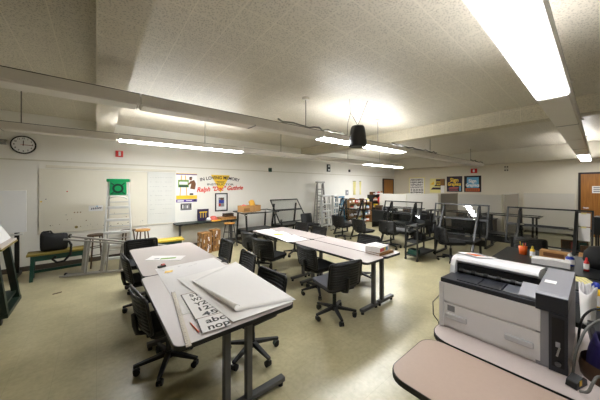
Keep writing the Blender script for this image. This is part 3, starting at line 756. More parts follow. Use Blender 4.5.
# cartons under the table
def carton(loc, rz, w, d, h, label):
    t = thing('carton', label, 'box', loc, rz, 'tall brown cartons')
    b = MB().box(-w / 2, w / 2, -d / 2, d / 2, 0, h, 'carton'); rnd = random.Random(label)
    for k in range(26):
        z = rnd.uniform(.03, h - .08); u = rnd.uniform(-w / 2 + .01, w / 2 - .05); c = rnd.choice(['wooddark', 'wood', 'paper2', 'brown', 'wooddark'])
        b.box(u, u + rnd.uniform(.015, .04), -d / 2 - .001, -d / 2, z, z + rnd.uniform(.02, .10), c)
        u = rnd.uniform(-d / 2 + .01, d / 2 - .05)
        b.box(-w / 2 - .001, -w / 2, u, u + rnd.uniform(.015, .04), z, z + rnd.uniform(.02, .10), c)
    b.build('carton_body', t)
    MB().box(-w / 2, -.002, -d / 2, d / 2, h, h + .006, 'carton').build('flap', t); MB().box(.002, w / 2, -d / 2, d / 2, h, h + .006, 'carton').build('flap', t)
carton((2.20, 6.62, 0), 10,   .27, .26, .53, 'tall patterned brown carton left of the metal stool')
carton((2.50, 6.72, 0), 6, .22, .26, .56, 'tall patterned brown carton touching the metal stool side')

# stools
def stool(name, loc, h, seat, legm, label, r=.16, sp=.19):
    t = thing(name, label, 'stool', loc, 15, 'stools along the left wall')
    MB().lathe([(0, h - .035), (r - .01, h - .035), (r, h - .025), (r, h - .008), (r - .01, h), (0, h)], seat, n=28).build('seat', t)
    for k in range(4):
        a = R(45 + 90 * k); c, s = math.cos(a), math.sin(a)
        MB().cyl((c * .11, s * .11, h - .035), (c * sp, s * sp, 0), .014, legm, n=10).build('leg', t)
    for z in (.22, .42):
        k = .11 + (sp - .11) * (1 - z / (h - .035)); ring = [(k * math.cos(R(45 + 90 * i)), k * math.sin(R(45 + 90 * i)), z) for i in (0, 1, 2, 3, 0)]
        b = MB()
        for i in range(4): b.cyl(ring[i], ring[i + 1], .008, legm, n=8)
        b.build('stretcher', t)
stool('wooden_stool', (-.0, 7.0, 0), .70, 'wooddark', 'wooddark', 'dark wooden stool behind the fallen ladder, right of bench')
stool('wooden_stool', (.60, 7.27, 0), .70, 'wooddark', 'wooddark', 'dark wooden stool hidden behind the standing stepladder')
stool('wooden_stool', (.86, 7.0, 0), .71, 'woodstool', 'wooddark', 'honey-topped wooden stool right of the green-topped stepladder')
stool('metal_stool', (3.0, 6.88, 0), .69, 'woodstool', 'gunmetal', 'metal-legged stool with honey wood seat beside the cartons', sp=.22)

# benches
def bench(loc, rz, L, top, label):
    t = thing('bench', label, 'bench', loc, rz, 'green benches with yellow tops')
    MB().box(-L / 2, L / 2, -.17, .17, .46, .50, top).build('seat', t, bevel=.005)
    a = MB()
    for y in (-.145, .12): a.box(-L / 2 + .05, L / 2 - .05, y, y + .025, .36, .46, 'teal')
    a.build('apron', t)
    for i in (-1, 1):
        for j in (-1, 1): MB().bar((i * (L / 2 - .08), j * .12, .46), (i * (L / 2 - .06), j * .15, 0), .05, .05, 'teal').build('leg', t)
    MB().box(-L / 2 + .08, L / 2 - .08, -.02, .02, .12, .17, 'teal').build('stretcher', t)
bench((-.56, 6.74, 0), 4, .86, 'yellowt', 'green bench with worn yellow top under the black bag')
bench((1.20, 6.50, 0), -3, .86, 'yellow', 'green bench with bright yellow top behind the grey tables')
# duffel bag
t = thing('duffel_bag', 'black nylon bag with hanging strap on the left bench', 'bag', (-.63, 6.74, .502), 3)
b = MB(); n = 20
prof = [(-.29, .75), (-.27, .93), (-.2, 1.0), (0, 1.02), (.2, 1.0), (.27, .93), (.29, .75)]
ringp = []
for x, k in prof:
    for j in range(n):
        a = 2 * math.pi * j / n; yy = .13 * math.copysign(abs(math.cos(a)) ** .6, math.cos(a)) * k; z_ = .15 + .148 * math.copysign(abs(math.sin(a)) ** .6, math.sin(a)) * k
        ringp.append((x * .66, yy, 1.2 * max(.002, z_ + (.02 if x < 0 else -.03) * (z_ > .2))))
fs = [(i * n + j, i * n + (j + 1) % n, (i + 1) * n + (j + 1) % n, (i + 1) * n + j) for i in range(len(prof) - 1) for j in range(n)] + [tuple(range(n)), tuple(range(6 * n, 7 * n))]
b.faces(ringp, fs, 'nylon', True).build('bag_body', t)
MB().tube([(.19, -.10, .2), (.24, -.19, .1), (.23, -.2, -.08), (.14, -.2, -.19), (.04, -.2, -.2), (-.02, -.2, -.13), (.03, -.2, -.08)], .02, 'nylon', 8).build('strap', t)
MB().tube([(-.17, -.05, .32), (-.15, -.06, .38), (-.05, -.06, .385), (-.02, -.05, .32)], .014, 'nylon', 8).build('handle', t)

# ------------------------------------------------------------------ ladders
def ladder(name, label, h, wb_, wt, spread, m, n, loc, rz=0, tilt=0., top=None, mtx=None, group='stepladders'):
    t = thing(name, label, 'ladder', loc, rz, group)
    def at(z, s, f): return V((s * (wb_ + (wt - wb_) * z / h) / 2, f * spread * (1 - z / h) - .0 * f, z))
    for s in (-1, 1):
        MB().bar(at(0, s, -1), at(h, s, -1), .028, .07, m, up=(0, 1, 0)).build('rail', t)
        MB().bar(at(.0, s * .93, 1) + V((0, .045, 0)), at(h * .97, s * .93, 1) + V((0, .045, 0)), .024, .03, m, up=(0, 1, 0)).build('rear_leg', t)
    for k in range(1, n + 1):
        z = h * k / (n + 1)
        a, b_ = at(z, -1, -1), at(z, 1, -1)
        MB().box(a.x, b_.x, a.y - .045, a.y + .035, z - .05, z, m).build('step', t, bevel=.004)
        if k < n:
            z2 = z + h * .05; a, b_ = at(z2, -.93, 1), at(z2, .93, 1)
            MB().box(a.x, b_.x, a.y + .035, a.y + .055, z2 - .02, z2, m).build('rear_rung', t)
    w = wt / 2 + .03
    MB().box(-w, w, -.08, .09, h - .01, h + .055, top or m).build('top_cap', t, bevel=.01)
    for s in (-1, 1):
        MB().cyl(at(0, s, -1) + V((0, 0, .0)), at(0, s, -1) + V((0, 0, .03)), .04, 'caster', n=10).build('foot', t)
    if mtx: t.matrix_world = mtx
    elif tilt: t.rotation_euler = (R(tilt), 0, R(rz))
    return t
t = ladder('stepladder', 'aluminium stepladder with green top standing against the cream board', 1.85, .54, .34, .15, 'alu', 6, (.37, 6.60, 0), -12, top='greenp')
MB().box(-.145, .145, -.075, -.02, 1.56, 1.84, 'greenp').cyl((0, -.075, 1.70), (0, -.082, 1.70), .10, 'greend', n=20).cyl((.0, -.082, 1.70), (0, -.086, 1.70), .06, 'greenp', n=16).bar((-.12, -.078, 1.58), (.12, -.078, 1.82), .02, .008, 'greend', up=(0, 1, 0)).bar((.12, -.078, 1.58), (-.12, -.078, 1.82), .02, .008, 'greend', up=(0, 1, 0)).build('tool_tray', t, bevel=.006)
MB().tube([(-.16, -.07, 1.48), (-.1, -.09, 1.52), (0, -.10, 1.53), (.1, -.09, 1.52), (.16, -.07, 1.48)], .014, 'alu', 8).build('grab_rail', t)
al = math.atan2((.74 - .40) / 2, 1.85); e = V((.944, -.33, 0)).normalized()
zax = (e * math.cos(al) - V((0, 0, 1)) * math.sin(al)); xax = (e * math.sin(al) + V((0, 0, 1)) * math.cos(al)); yax = zax.cross(xax)
mm = Matrix((xax, yax, zax)).transposed().to_4x4(); mm.translation = V((-.46, 6.42, .42))
ladder('stepladder', 'aluminium stepladder lying on its side on the floor before the bench', 1.85, .74, .40, .07, 'alud', 5, (0, 0, 0), mtx=mm)
ladder('stepladder', 'tallest aluminium ladder against the wall right of tilted drafting table', 1.90, .60, .34, .10, 'alud', 7, (7.03, 7.24, 0), 4)
ladder('stepladder', 'shorter aluminium stepladder leaning in front of the tallest ladder', 1.36, .56, .46, .07, 'alu', 4, (6.93, 6.84, 0), 4)
ladder('stepladder', 'short narrow aluminium stepladder between tall ladder and blue ladder', 1.34, .34, .28, .07, 'alu', 5, (7.55, 6.90, 0), 0)
ladder('stepladder', 'blue stepladder right of the aluminium ladders', 1.28, .50, .40, .12, 'blue', 4, (8.0, 7.05, 0), 0)

# ------------------------------------------------------------------ drafting tables (local: user side -x, width along y)
def drafting(label, loc, rz, W=1.25, flat=False, tilt=False, pane='pane', group='glass drafting tables'):
    t = thing('drafting_table', label, 'drafting table', loc, rz, group)
    w = W / 2
    if flat: lo, hi = V((-.36, 0, .95)), V((.36, 0, .97))
    elif tilt: lo, hi = V((-.30, 0, .55)), V((.27, 0, 1.27))
    else: lo, hi = V((.06, 0, .52)), V((.24, 0, 1.27))
    d = (hi - lo).normalized(); nrm = d.cross(V((0, 1, 0)))
    f = MB(); tb = .028
    for s in (-1, 1): f.bar(lo + V((0, s * (w - tb / 2), 0)), hi + V((0, s * (w - tb / 2), 0)), tb, tb, 'blackm', up=nrm)
    for p_ in (lo, hi): f.bar(p_ + V((0, -w, 0)), p_ + V((0, w, 0)), tb, tb, 'blackm', up=nrm)
    if not flat:
        mid = lo.lerp(hi, .52); f.bar(mid + V((0, -w, 0)), mid + V((0, w, 0)), tb, .05, 'blackm', up=d)
    f.build('top_frame', t)
    Xq = Matrix((d, V((0, 1, 0)), nrm)).transposed().to_4x4(); Xq.translation = lo
    L = (hi - lo).length
    if flat: MB().box(.015, L - .015, -w + .03, w - .03, -.003, .003, pane, X=Xq).build('glass_top', t)
    else:
        MB().box(.015, L * .52 - .02, -w + .03, w - .03, -.003, .003, pane if tilt else 'paned', X=Xq).build('lower_glass', t)
        MB().box(L * .52 + .02, L - .015, -w + .03, w - .03, -.003, .003, pane, X=Xq).build('upper_glass', t)
    for s in (-1, 1):
        y = s * (w - (.12 if flat or tilt else .22)); b = MB()
        if flat:
            b.bar((.26, y, .95), (.36, y, .02), .04, .04, 'blackm', up=(1, 0, 0)).bar((-.28, y, .93), (-.36, y, .02), .04, .04, 'blackm', up=(1, 0, 0))
        else:
            b.bar((.20, y, 1.14) if tilt else (.29, y, 1.26), (.38, y, .02), .045, .045, 'blackm', up=(1, 0, 0)).bar((-.22, y, .62) if tilt else (.255, y, 1.22), (-.36, y, .02), .045, .045, 'blackm', up=(1, 0, 0))
        b.bar((-.40, y, .02), (.40, y, .02), .05, .04, 'blackm').bar((-.33, y, .42), (.30, y, .42), .035, .035, 'blackm')
        b.build('leg_frame', t)
    MB().box(-.30, .28, -w + .16, w - .16, .41, .44, 'blackm').build('shelf', t, bevel=.003)
    MB().box(.29, .32, -w + .10, w - .10, .24, .40, 'blackm').build('back_rail', t)
    ky = .06 if flat or tilt else .23
    kx, kz = (-.3, .90) if flat else (-.26, .62) if tilt else (.13, .92)
    for s in (-1, 1):
        MB().cyl((kx, s * (w - ky), kz), (kx, s * (w - ky - .08), kz), .022, 'chrome', n=12).build('clamp_knob', t)
    return t
drafting('flat glass drafting table holding the cardboard box, at left wall', (3.90, 6.90, 0), 90, 1.24, True)
drafting('steeply tilted glass drafting table against the left wall', (5.30, 7.07, 0), 90, 1.22, tilt=True)
drafting('smoked glass drafting table in front of the bookcase, farthest left of row', (7.15, 5.85, 0), 0, 1.22)
drafting('smoked glass drafting table left of the shelf cart', (7.15, 3.92, 0), 0, 1.22)
drafting('smoked glass drafting table right of the shelf cart', (7.15, 2.33, 0), 0, 1.25)
drafting('smoked glass drafting table with white sheets taped on, nearest the brown door', (7.00, .72, 0), -3, 1.28)
drafting('black drafting table partly hidden behind the row, before the taupe partition', (8.75, 3.05, 0), 180, 1.2, True)
drafting('black drafting table partly hidden behind the row, before the light partition', (8.75, 4.6, 0), 180, 1.2, True)
drafting('black drafting table partly hidden behind the row, near the brown door', (8.75, 1.55, 0), 180, 1.2, True)
# sheets taped to the right end of the nearest drafting table
d_ = (V((.24, 0, 1.27)) - V((.06, 0, .52))).normalized(); n_ = d_.cross(V((0, 1, 0)))
for k, (s0, lab) in enumerate(((.47, 'upper white sheet taped on the rightmost drafting table'), (.20, 'lower white sheet taped on the rightmost drafting table'))):
    Xs = Matrix((d_, V((0, 1, 0)), n_)).transposed().to_4x4(); Xs.translation = V((.06, 0, .52))
    b = MB().box(s0, s0 + .255, -.60, -.45, .0185, .0205, 'paper', X=Xs)
    b.box(s0 + .235, s0 + .265, -.55, -.48, .0205, .0215, 'pyellow', X=Xs)
    tag(b.build('taped_sheet', loc=(7.00, .72, 0), rot=(0, 0, R(-3))), lab, 'paper')
# cardboard box with amber paper on the flat drafting table
t = thing('cardboard_box', 'open cardboard box with amber paper on the flat drafting table', 'box', (3.60, 6.80, .983), 8)
b = MB()
for a in ((-.31, .31, -.16, -.15), (-.31, .31, .15, .16), (-.31, -.30, -.15, .15), (.30, .31, -.15, .15)): b.box(*a, 0, .19, 'cardboard')
b.box(-.31, .31, -.16, .16, 0, .008, 'cardboard').build('box_walls', t)
MB().box(-.30, -.1, -.161, -.16, .03, .12, 'carton').box(0.05, .06, -.162, -.16, 0, .19, 'carton').build('printing', t)
MB().sheet(lambda u, v: (.0 + .24 * u, -.06 + .1 * v + .05 * u, .10 + .20 * v + .05 * math.sin(u * 3)), 6, 4, .02, 'orangepaper').build('amber_paper', t)
MB().lathe([(0, .01), (.08, .02), (.10, .12), (.07, .2), (0, .23)], 'pink', (-.2, 0, 0), n=12).build('cloth', t)

# shelf cart
t = thing('shelf_cart', 'dark three-tier shelf cart on casters beyond the book stack', 'cart', (6.2, 2.82, 0), 0)
for z in (.11, .42, .80):
    b = MB().box(-.50, .50, -.15, .15, z, z + .015, 'darkgrey')
    for s in (-1, 1): b.box(-.50, .50, s * .15 - .004, s * .15 + .004, z, z + .05, 'darkgrey')
    b.build('shelf', t)
for i in (-1, 1):
    for j in (-1, 1):
        MB().box(i * .48 - .015, i * .48 + .015, j * .14 - .015, j * .14 + .015, .07, .88, 'darkgrey').build('post', t)
        MB().cyl((i * .48, j * .14 - .012, .035), (i * .48, j * .14 + .012, .035), .035, 'caster').cyl((i * .48, j * .14, .035), (i * .48, j * .14, .075), .01, 'gunmetal', n=8).build('caster', t)
for x, y, z, w, h, m, lab in ((5.85, 2.82, .128, .2, .12, 'teal', 'teal bin on the bottom tier of the cart'), (6.15, 2.82, .438, .22, .16, 'black', 'black case on the middle tier of the cart'), (6.35, 2.82, .818, .3, .09, 'darkgrey', 'dark grey case on the top tier of the cart')):
    b = MB().box(-w / 2, w / 2, -.1, .1, 0, h, m).box(-w / 2 - .006, w / 2 + .006, -.106, .106, h * .8, h, m)
    tag(b.build('storage_case', loc=(x, y, z), bevel=.006), lab, 'case')

# ------------------------------------------------------------------ bookcases by the left wall
def bookcase(loc, W, H, n, label, m, bm_):
    t = thing('bookcase', label, 'bookcase', loc, 0)
    for x in (-W / 2, W / 2 - .025): MB().box(x, x + .025, -.33, 0, 0, H, m).build('side_panel', t)
    for k in range(n + 1):
        z = .05 + (H - .075) * k / n; MB().box(-W / 2 + .025, W / 2 - .025, -.33, 0, z, z + .022, m).build('shelf', t)
    MB().box(-W / 2, W / 2, -.008, 0, 0, H, bm_).build('back_panel', t)
    return [.05 + (H - .075) * k / n + .023 for k in range(n + 1)]
rnd = random.Random(3)
zs = bookcase((9.62, WY - .02, 0), 1.75, 1.0, 3, 'low wood bookcase full of supplies beyond the ladders', 'carton', 'carton')
cols = ['carton', 'whiteboard', 'pyellow', 'burnt', 'red', 'paper2', 'pgrey', 'cardboard', 'brown', 'skyblue']
names = {'carton': 'brown', 'whiteboard': 'white', 'pyellow': 'pale yellow', 'burnt': 'orange', 'red': 'red', 'paper2': 'pale grey', 'pgrey': 'grey', 'cardboard': 'tan', 'brown': 'dark brown', 'skyblue': 'sky blue'}
words = ['bottom', 'second', 'third', 'top']
order = ['leftmost', 'second from left', 'third from left', 'fourth from left', 'fifth from left', 'sixth from left', 'seventh from left', 'eighth from left', 'ninth from left']
def supply(x, z, w, h, m, lab, y=WY - .2):
    kind = rnd.random()
    if kind < .5:
        b = MB().box(-w / 2, w / 2, -.09, .09, 0, h, m).box(-w / 2 - .003, w / 2 + .003, -.093, .093, h * .78, h, m).box(-w * .3, w * .3, -.094, -.093, h * .2, h * .6, 'paper')
        o = b.build('supply_box', loc=(x, y, z), bevel=.003); c = 'box'
    else:
        r = w * .42
        b = MB().lathe([(0, 0), (r, 0), (r, h * .75), (r * .5, h * .86), (r * .5, h), (0, h)], m, n=14); b.lathe([(r + .001, h * .2), (r + .001, h * .6)], 'paper', n=14)
        o = b.build('supply_jar', loc=(x, y, z)); c = 'jar'
    o['group'] = 'supplies on the bookcases'
    return tag(o, lab % ('box' if c == 'box' else 'jar'), c, 'supplies on the bookcases')
for k, z in enumerate(zs):
    n = 7
    for j in range(n):
        x = 9.62 - .72 + j * .24; m = cols[(k * 3 + j * 7 + 1) % 10]
        supply(x, z, rnd.uniform(.14, .2), rnd.uniform(.12, .22), m, names[m] + ' %s on low bookcase, ' + words[k] + ' shelf, ' + order[j])
zs2 = bookcase((11.15, WY - .02, 0), 1.15, 1.34, 4, 'tall black bookcase beside the corner door', 'blackm', 'blackm')
words2 = ['bottom', 'second', 'third', 'fourth', 'top']
for k, z in enumerate(zs2):
    for j in range(4):
        x = 11.15 - .40 + j * .27; m = ['burnt', 'goldy', 'cardboard', 'red', 'whiteboard', 'brown'][(k + j * 5 + (1 if k == 4 else 0)) % 6]; nm = {'burnt': 'orange', 'goldy': 'yellow', 'cardboard': 'tan', 'red': 'red', 'whiteboard': 'white', 'brown': 'brown'}[m]
        supply(x, z, rnd.uniform(.17, .22), rnd.uniform(.12, .21), m, nm + ' %s on black bookcase, ' + words2[k] + ' shelf, ' + order[j])
# red-topped tripod stand in front of the bookcase
t = thing('red_topped_stand', 'black stand with a bright red top in front of black bookcase', 'stand', (10.6, 6.72, 0))
for a in (90, 210, 330): MB().cyl((0, 0, .95), (.22 * math.cos(R(a)), .22 * math.sin(R(a)), 0), .02, 'black', n=8).build('leg', t)
MB().lathe([(0, .93), (.12, .95), (.16, 1.05), (.15, 1.2), (.08, 1.28), (0, 1.29)], 'red', n=20).build('red_top', t)

# ------------------------------------------------------------------ partitions and dark desks at the back
def partition(x0, y0, x1, y1, h, m, label):
    p_, q_ = V((x0, y0, 0)), V((x1, y1, 0)); t = thing('partition_panel', label, 'partition', (p_ + q_) / 2, math.degrees(math.atan2(y1 - y0, x1 - x0)), 'cubicle partitions')
    L = (q_ - p_).length / 2
    MB().box(-L + .02, L - .02, -.02, .02, .08, h - .02, m).build('panel', t)
    b = MB()
    for a in ((-L, -L + .02, .03, h), (L - .02, L, .03, h)): b.box(a[0], a[1], -.025, .025, a[2], a[3], 'trim')
    b.box(-L + .02, L - .02, -.025, .025, h - .02, h, 'trim').box(-L + .02, L - .02, -.025, .025, .05, .08, 'trim').build('panel_frame', t)
    for s in (-1, 1): MB().box(s * (L - .05) - .02, s * (L - .05) + .02, -.15, .15, 0, .03, 'darkgrey').build('foot', t)
partition(10.0, 6.40, 10.0, 5.14, 1.43, 'panelgrey', 'light grey partition panel farthest left, beside the bookcase')
partition(10.0, 5.12, 10.0, 3.88, 1.47, 'panelgrey', 'light grey partition panel below the alphabet chart')
partition(10.06, 3.86, 11.9, 3.86, 1.48, 'paneldark', 'taupe partition panel running back below the plum poster')
partition(10.0, 3.23, 10.0, 1.99, 1.48, 'panelgrey', 'light grey partition panel below the blue-panelled poster')
partition(10.06, 1.97, 12.3, 1.97, 1.50, 'paneldark', 'taupe partition panel running back left of the long pale panel')
partition(12.9, 1.9, 12.9, .55, 1.50, 'panelgrey', 'long pale panel along the back wall left of brown door')
for y0, y1, lab in ((5.2, 6.3, 'dark desk in front of the leftmost partition'), (3.95, 5.05, 'dark desk in front of the partition below the alphabet chart'), (2.05, 3.2, 'dark desk in front of the partition below the blue poster')):
    t = thing('dark_desk', lab, 'desk', (9.50, (y0 + y1) / 2, 0), 0, 'dark desks'); l = (y1 - y0) / 2
    MB().box(-.33, .33, -l, l, .71, .74, 'black').build('desktop', t, bevel=.004); MB().box(-.30, -.28, -l + .04, l - .04, .25, .71, 'darkgrey').build('front_panel', t)
    for s in (-1, 1): MB().box(-.30, .30, s * (l - .04) - .015, s * (l - .04) + .015, 0, .71, 'black').build('side_panel', t)
    for k in range(3):
        m = ['darkgrey', 'pgrey', 'wooddark'][k]
        b = MB().box(-.1, .1, -.13, .13, 0, .10 + .05 * k, m).box(-.101, -.1, -.08, .08, .02, .08, 'ink')
        tag(b.build('desk_case', loc=(9.48, y0 + .22 + k * .34, .741), bevel=.006), ['dark grey', 'light grey', 'dark wooden'][k] + ' case on the ' + lab, 'case', 'cases on the dark desks')
t = thing('dark_cabinet', 'dark cabinet on legs at the right edge before the brown door', 'cabinet', (9.3, -.32, 0), -5)
MB().box(-.22, .22, -.40, .40, .60, 1.02, 'darkgrey').build('cabinet_body', t, bevel=.006)
MB().box(-.225, -.22, -.36, -.01, .63, .99, 'darkgrey').build('cabinet_door', t); MB().box(-.225, -.22, .01, .36, .63, .99, 'darkgrey').build('cabinet_door', t)
for i in (-1, 1):
    for j in (-1, 1): MB().box(i * .19 - .015, i * .19 + .015, j * .36 - .015, j * .36 + .015, 0, .60, 'darkgrey').build('leg', t)
# picture boards leaning on the back drafting table
b = MB().box(-.02, .02, -.20, .20, 0, .58, 'brown').box(-.021, -.02, -.18, -.06, .30, .55, 'teal').box(-.021, -.02, -.03, .05, .32, .54, 'pink').box(-.021, -.02, .07, .18, .30, .55, 'wooddark')
tag(b.build('painted_board', loc=(7.85, .34, 0.006), rot=(0, R(12), R(6))), 'painted board with green and pink shapes seen through the rightmost glass', 'painting')

# ------------------------------------------------------------------ left foreground: green cart, whiteboard on stand
t = thing('green_cart', 'dark green wooden cart with pale top at the left edge', 'cart', (-1.55, 5.08, 0))
MB().box(-.65, .65, -.42, .34, .96, .99, 'palelam').box(-.66, .66, -.43, .35, .94, .96, 'yellowt').build('cart_top', t, bevel=.004)
for i in (-1, 1):
    for j in (-1, 1): MB().bar((i * .56, j * .28 - .04, .94), (i * .66, j * .32 - .04, .14), .07, .07, 'greend').build('leg', t)
MB().box(-.66, .66, -.38, .30, .22, .25, 'greend').box(-.70, .70, -.40, .32, .10, .15, 'greend').build('shelf', t)
for i in (-1, 1):
    for j in (-1, 1): MB().cyl((i * .62 - .015, j * .28 - .04, .05), (i * .62 + .015, j * .28 - .04, .05), .05, 'caster').box(i * .62 - .02, i * .62 + .02, j * .28 - .06, j * .28 - .02, .05, .11, 'gunmetal').build('caster', t)
t = thing('slanted_board', 'white board slanting on the dark green cart top', 'board', (-.95, 5.02, .993))
MB().box(-.010, .010, -.30, .34, .006, .60, 'whiteboard', X=Matrix.Rotation(R(-26), 4, 'Y')).build('board_panel', t, bevel=.003)
MB().bar((-.235, .30, .46), (-.40, .30, .0), .03, .02, 'wood').bar((-.235, -.26, .46), (-.40, -.26, .0), .03, .02, 'wood').build('prop', t)
tag(MB().box(-.12, .12, -.1, .1, 0, .28, 'pink').box(-.1, .1, -.101, -.1, .02, .08, 'orange').build('pink_box', loc=(-1.13, 4.92, .252), rot=(0, 0, R(10))), 'pinkish box on the lower shelf of the green cart', 'box')
t = thing('mobile_whiteboard', 'whiteboard on a black stand beside the left bench', 'whiteboard', (-1.75, 7.08, 0))
MB().box(-.70, .70, -.015, .015, .86, 1.66, 'whiteboard').build('board_panel', t, bevel=.004)
MB().box(-.70, .66, -.07, .0, .815, .84, 'alu').build('pen_tray', t)
for x in (-.57, .57):
    MB().box(x - .03, x + .03, .02, .07, .08, 1.3, 'black').box(x - .02, x + .02, -.03, .02, .83, .86, 'black').build('post', t); MB().box(x - .03, x + .03, -.22, .28, .0, .07, 'black').build('foot', t, bevel=.01)

# small dark tape scrap on the floor
tag(MB().prism([(-.06, -.02), (.05, -.03), (.07, .01), (-.04, .025)], 0, .004, 'wooddark').build('floor_scrap', loc=(-.50, 5.62, 0), rot=(0, 0, R(25))), 'small brown scrap on the floor before the fallen ladder', 'scrap')

# ------------------------------------------------------------------ printer
PX0, PX1, PY0, PY1, PZ = 1.90, 2.50, .105, .735, .741
t = thing('large_printer', 'wide white and charcoal printer on the pale table at right', 'printer', (PX0, PY0, PZ))
W = PY1 - PY0; bz = .345
MB().box(.012, .58, .075, W, .0, bz - .03, 'white').build('printer_body', t, bevel=.008, seg=3)
b = MB().box(.0, .012, .105, W - .03, .185, bz - .03, 'white'); b.build('front_cover', t, bevel=.004)
b = MB().box(.002, .012, .105, W - .03, .02, .178, 'white'); b.build('paper_drawer', t, bevel=.004)
for y0 in (.13, W - .175): MB().box(-.014, .002, y0, y0 + .13, .075, .112, 'pale').build('drawer_handle', t, bevel=.008, seg=3)
MB().box(.0005, .002, W - .10, W - .055, .125, .165, 'pgrey').build('size_window', t)
MB().box(.0, .012, W - .028, W, .0, bz - .03, 'white').build('side_post', t, bevel=.004)
# charcoal output tray, sloping up to the opening
b = MB().faces([V(v) for v in ((.0, .0, bz - .03), (.0, W - .01, bz - .03), (.0, W - .01, bz), (.0, .0, bz), (.27, .0, bz - .03), (.27, W - .01, bz - .03), (.27, W - .01, bz - .012), (.27, 0, bz - .012))],
    [(0, 1, 2, 3), (7, 6, 5, 4), (3, 2, 6, 7), (0, 4, 5, 1), (0, 3, 7, 4), (1, 5, 6, 2)], 'pdark')
b.build('output_tray', t, bevel=.004)
for k in range(3):
    y0 = .16 + k * .125
    MB().box(.03, .19, y0, y0 + .118, bz - .008, bz + .006 - k * .001, 'pmid' if k == 0 else 'pdark').build('tray_flap', t, bevel=.004)
# opening and hood
MB().box(.26, .30, .05, W - .03, bz - .03, .40, 'ink').build('opening', t)
o_ = MB().cyl((.25, .08, .352), (.25, W - .05, .352), .012, 'gunmetal', n=12)
for k in range(7): o_.cyl((.25, .1 + k * .075, .352), (.25, .125 + k * .075, .352), .018, 'black', n=12)
o_.build('roller', t)
hp = [(.27, .405), (.245, .425), (.26, .445), (.32, .452), (.55, .42), (.58, .40), (.58, .30), (.30, .30), (.30, .405)]
Xh = Matrix(((1, 0, 0, 0), (0, 0, 1, 0), (0, 1, 0, 0), (0, 0, 0, 1)))
MB().prism(hp, .14, W - .03, 'white', X=Xh).build('hood', t, bevel=.006)
hp2 = [(.20, bz - .03), (.215, .39), (.235, .43), (.265, .447), (.33, .452), (.55, .42), (.58, .40), (.58, .31), (.20, .31)]
MB().prism(hp2, W - .032, W, 'white', X=Xh).build('hood_cheek', t, bevel=.006)
# right control block
cb = [(.004, .0), (.004, .395), (.02, .405), (.56, .42), (.60, .40), (.60, .0)]
MB().prism(cb, .0, .125, 'pgrey', X=Xh).build('control_block', t, bevel=.006)
MB().box(-.004, .0045, .0, .125, .31, .398, 'pdark').box(-.006, .0045, .0, .072, .0, .31, 'pdark').build('control_front', t, bevel=.003)
b = MB().box(-.008, -.006, .012, .060, .03, .29, 'ink').box(-.016, -.012, .028, .045, .14, .165, 'pgrey').cyl((-.012, .036, .05), (-.02, .036, .05), .012, 'gunmetal').bar((-.014, .04, .09), (-.014, .03, .14), .008, .004, 'alud')
b.build('ink_port', t)
MB().prism([(.02, .345), (.16, .385), (.16, .40), (.02, .36)], .126, .20, 'pgrey', X=Xh).build('control_panel', t, bevel=.003)
MB().prism([(.20, .411), (.26, .4125), (.26, .4145), (.20, .413)], .06, .11, 'paper', X=Xh).build('sticker', t)
# papers on the hood
def pr(b, z): pass
b = MB().box(-.11, .11, -.08, .08, 0, .003, 'paper').box(-.09, .02, -.05, .04, .003, .0034, 'burnt').box(.03, .1, -.06, .05, .003, .0034, 'pgrey')
Xq = Matrix.Rotation(R(8), 4, 'Y')
tag(b.build('flyer', loc=(2.33, .62, PZ + .4475), rot=(0, R(8), R(-18))), 'white flyer with orange print lying on the printer hood', 'paper')
# cable at the printer's left
tag(MB().tube([(2.35, .86, .006), (2.25, .84, .3), (2.06, .80, .68), (1.94, .79, .78), (1.92, .785, .88), (2.0, .76, .93), (2.1, .742, .92)], .004, 'cable', 6).build('printer_cable'), 'thin grey cable looped at the left side of printer', 'cable')

# ------------------------------------------------------------------ clutter right of and behind the printer
ZT = .741
t = thing('paper_bag', 'white paper bag standing right of the printer', 'bag', (2.74, .055, ZT), 20)
def bagf(u, v): a = 2 * math.pi * u; k = .75 + .25 * v; return ((.062 + .012 * math.sin(3 * a)) * math.cos(a) * k, .042 * math.sin(a) * k, .004 + v * (.25 + .03 * math.sin(2 * a)))
MB().sheet(bagf, 32, 8, .002, 'paper').build('bag_body', t)
MB().sheet(lambda u, v: (-.04 + .08 * u, -.025 + .05 * v, .19 + .10 * math.sin(u * 5 + v * 4) ** 2), 12, 8, .002, 'paper2').build('crumpled_sheet', t)
def bottle(loc, body, cap, label, h=.20, r=.035):
    t = thing('glue_bottle', label, 'bottle', loc)
    MB().lathe([(0, 0), (r, 0), (r, h * .62), (r * .8, h * .72), (r * .4, h * .78), (r * .4, h * .8), (0, h * .8)], body, n=20).build('bottle_body', t)
    MB().lathe([(r * .5, h * .78), (r * .5, h * .9), (r * .25, h), (0, h)], cap, n=16).build('cap', t)
    MB().lathe([(r + .0008, h * .15), (r + .0008, h * .55)], 'paper', n=20).build('bottle_label', t)
bottle((3.15, .02, ZT), 'goldy', 'bluecap', 'yellow glue bottle with blue cap right of the printer', .21, .05)
bottle((4.72, .60, ZT), 'goldy', 'yellow', 'small yellow bottle behind the printer hood', .16, .028)
bottle((4.60, .24, ZT), 'bluecap', 'whiteboard', 'small blue bottle behind the printer hood', .15, .04)
bottle((4.45, .10, ZT), 'red', 'red', 'red bottle behind the printer next to the black bag', .16, .022)
t = thing('pencil_cup', 'orange pencil cup behind the printer hood', 'cup', (4.85, .72, ZT))
MB().lathe([(0, 0), (.045, 0), (.05, .12), (.046, .12), (.042, .006), (0, .006)], 'orange', n=20).build('cup_body', t)
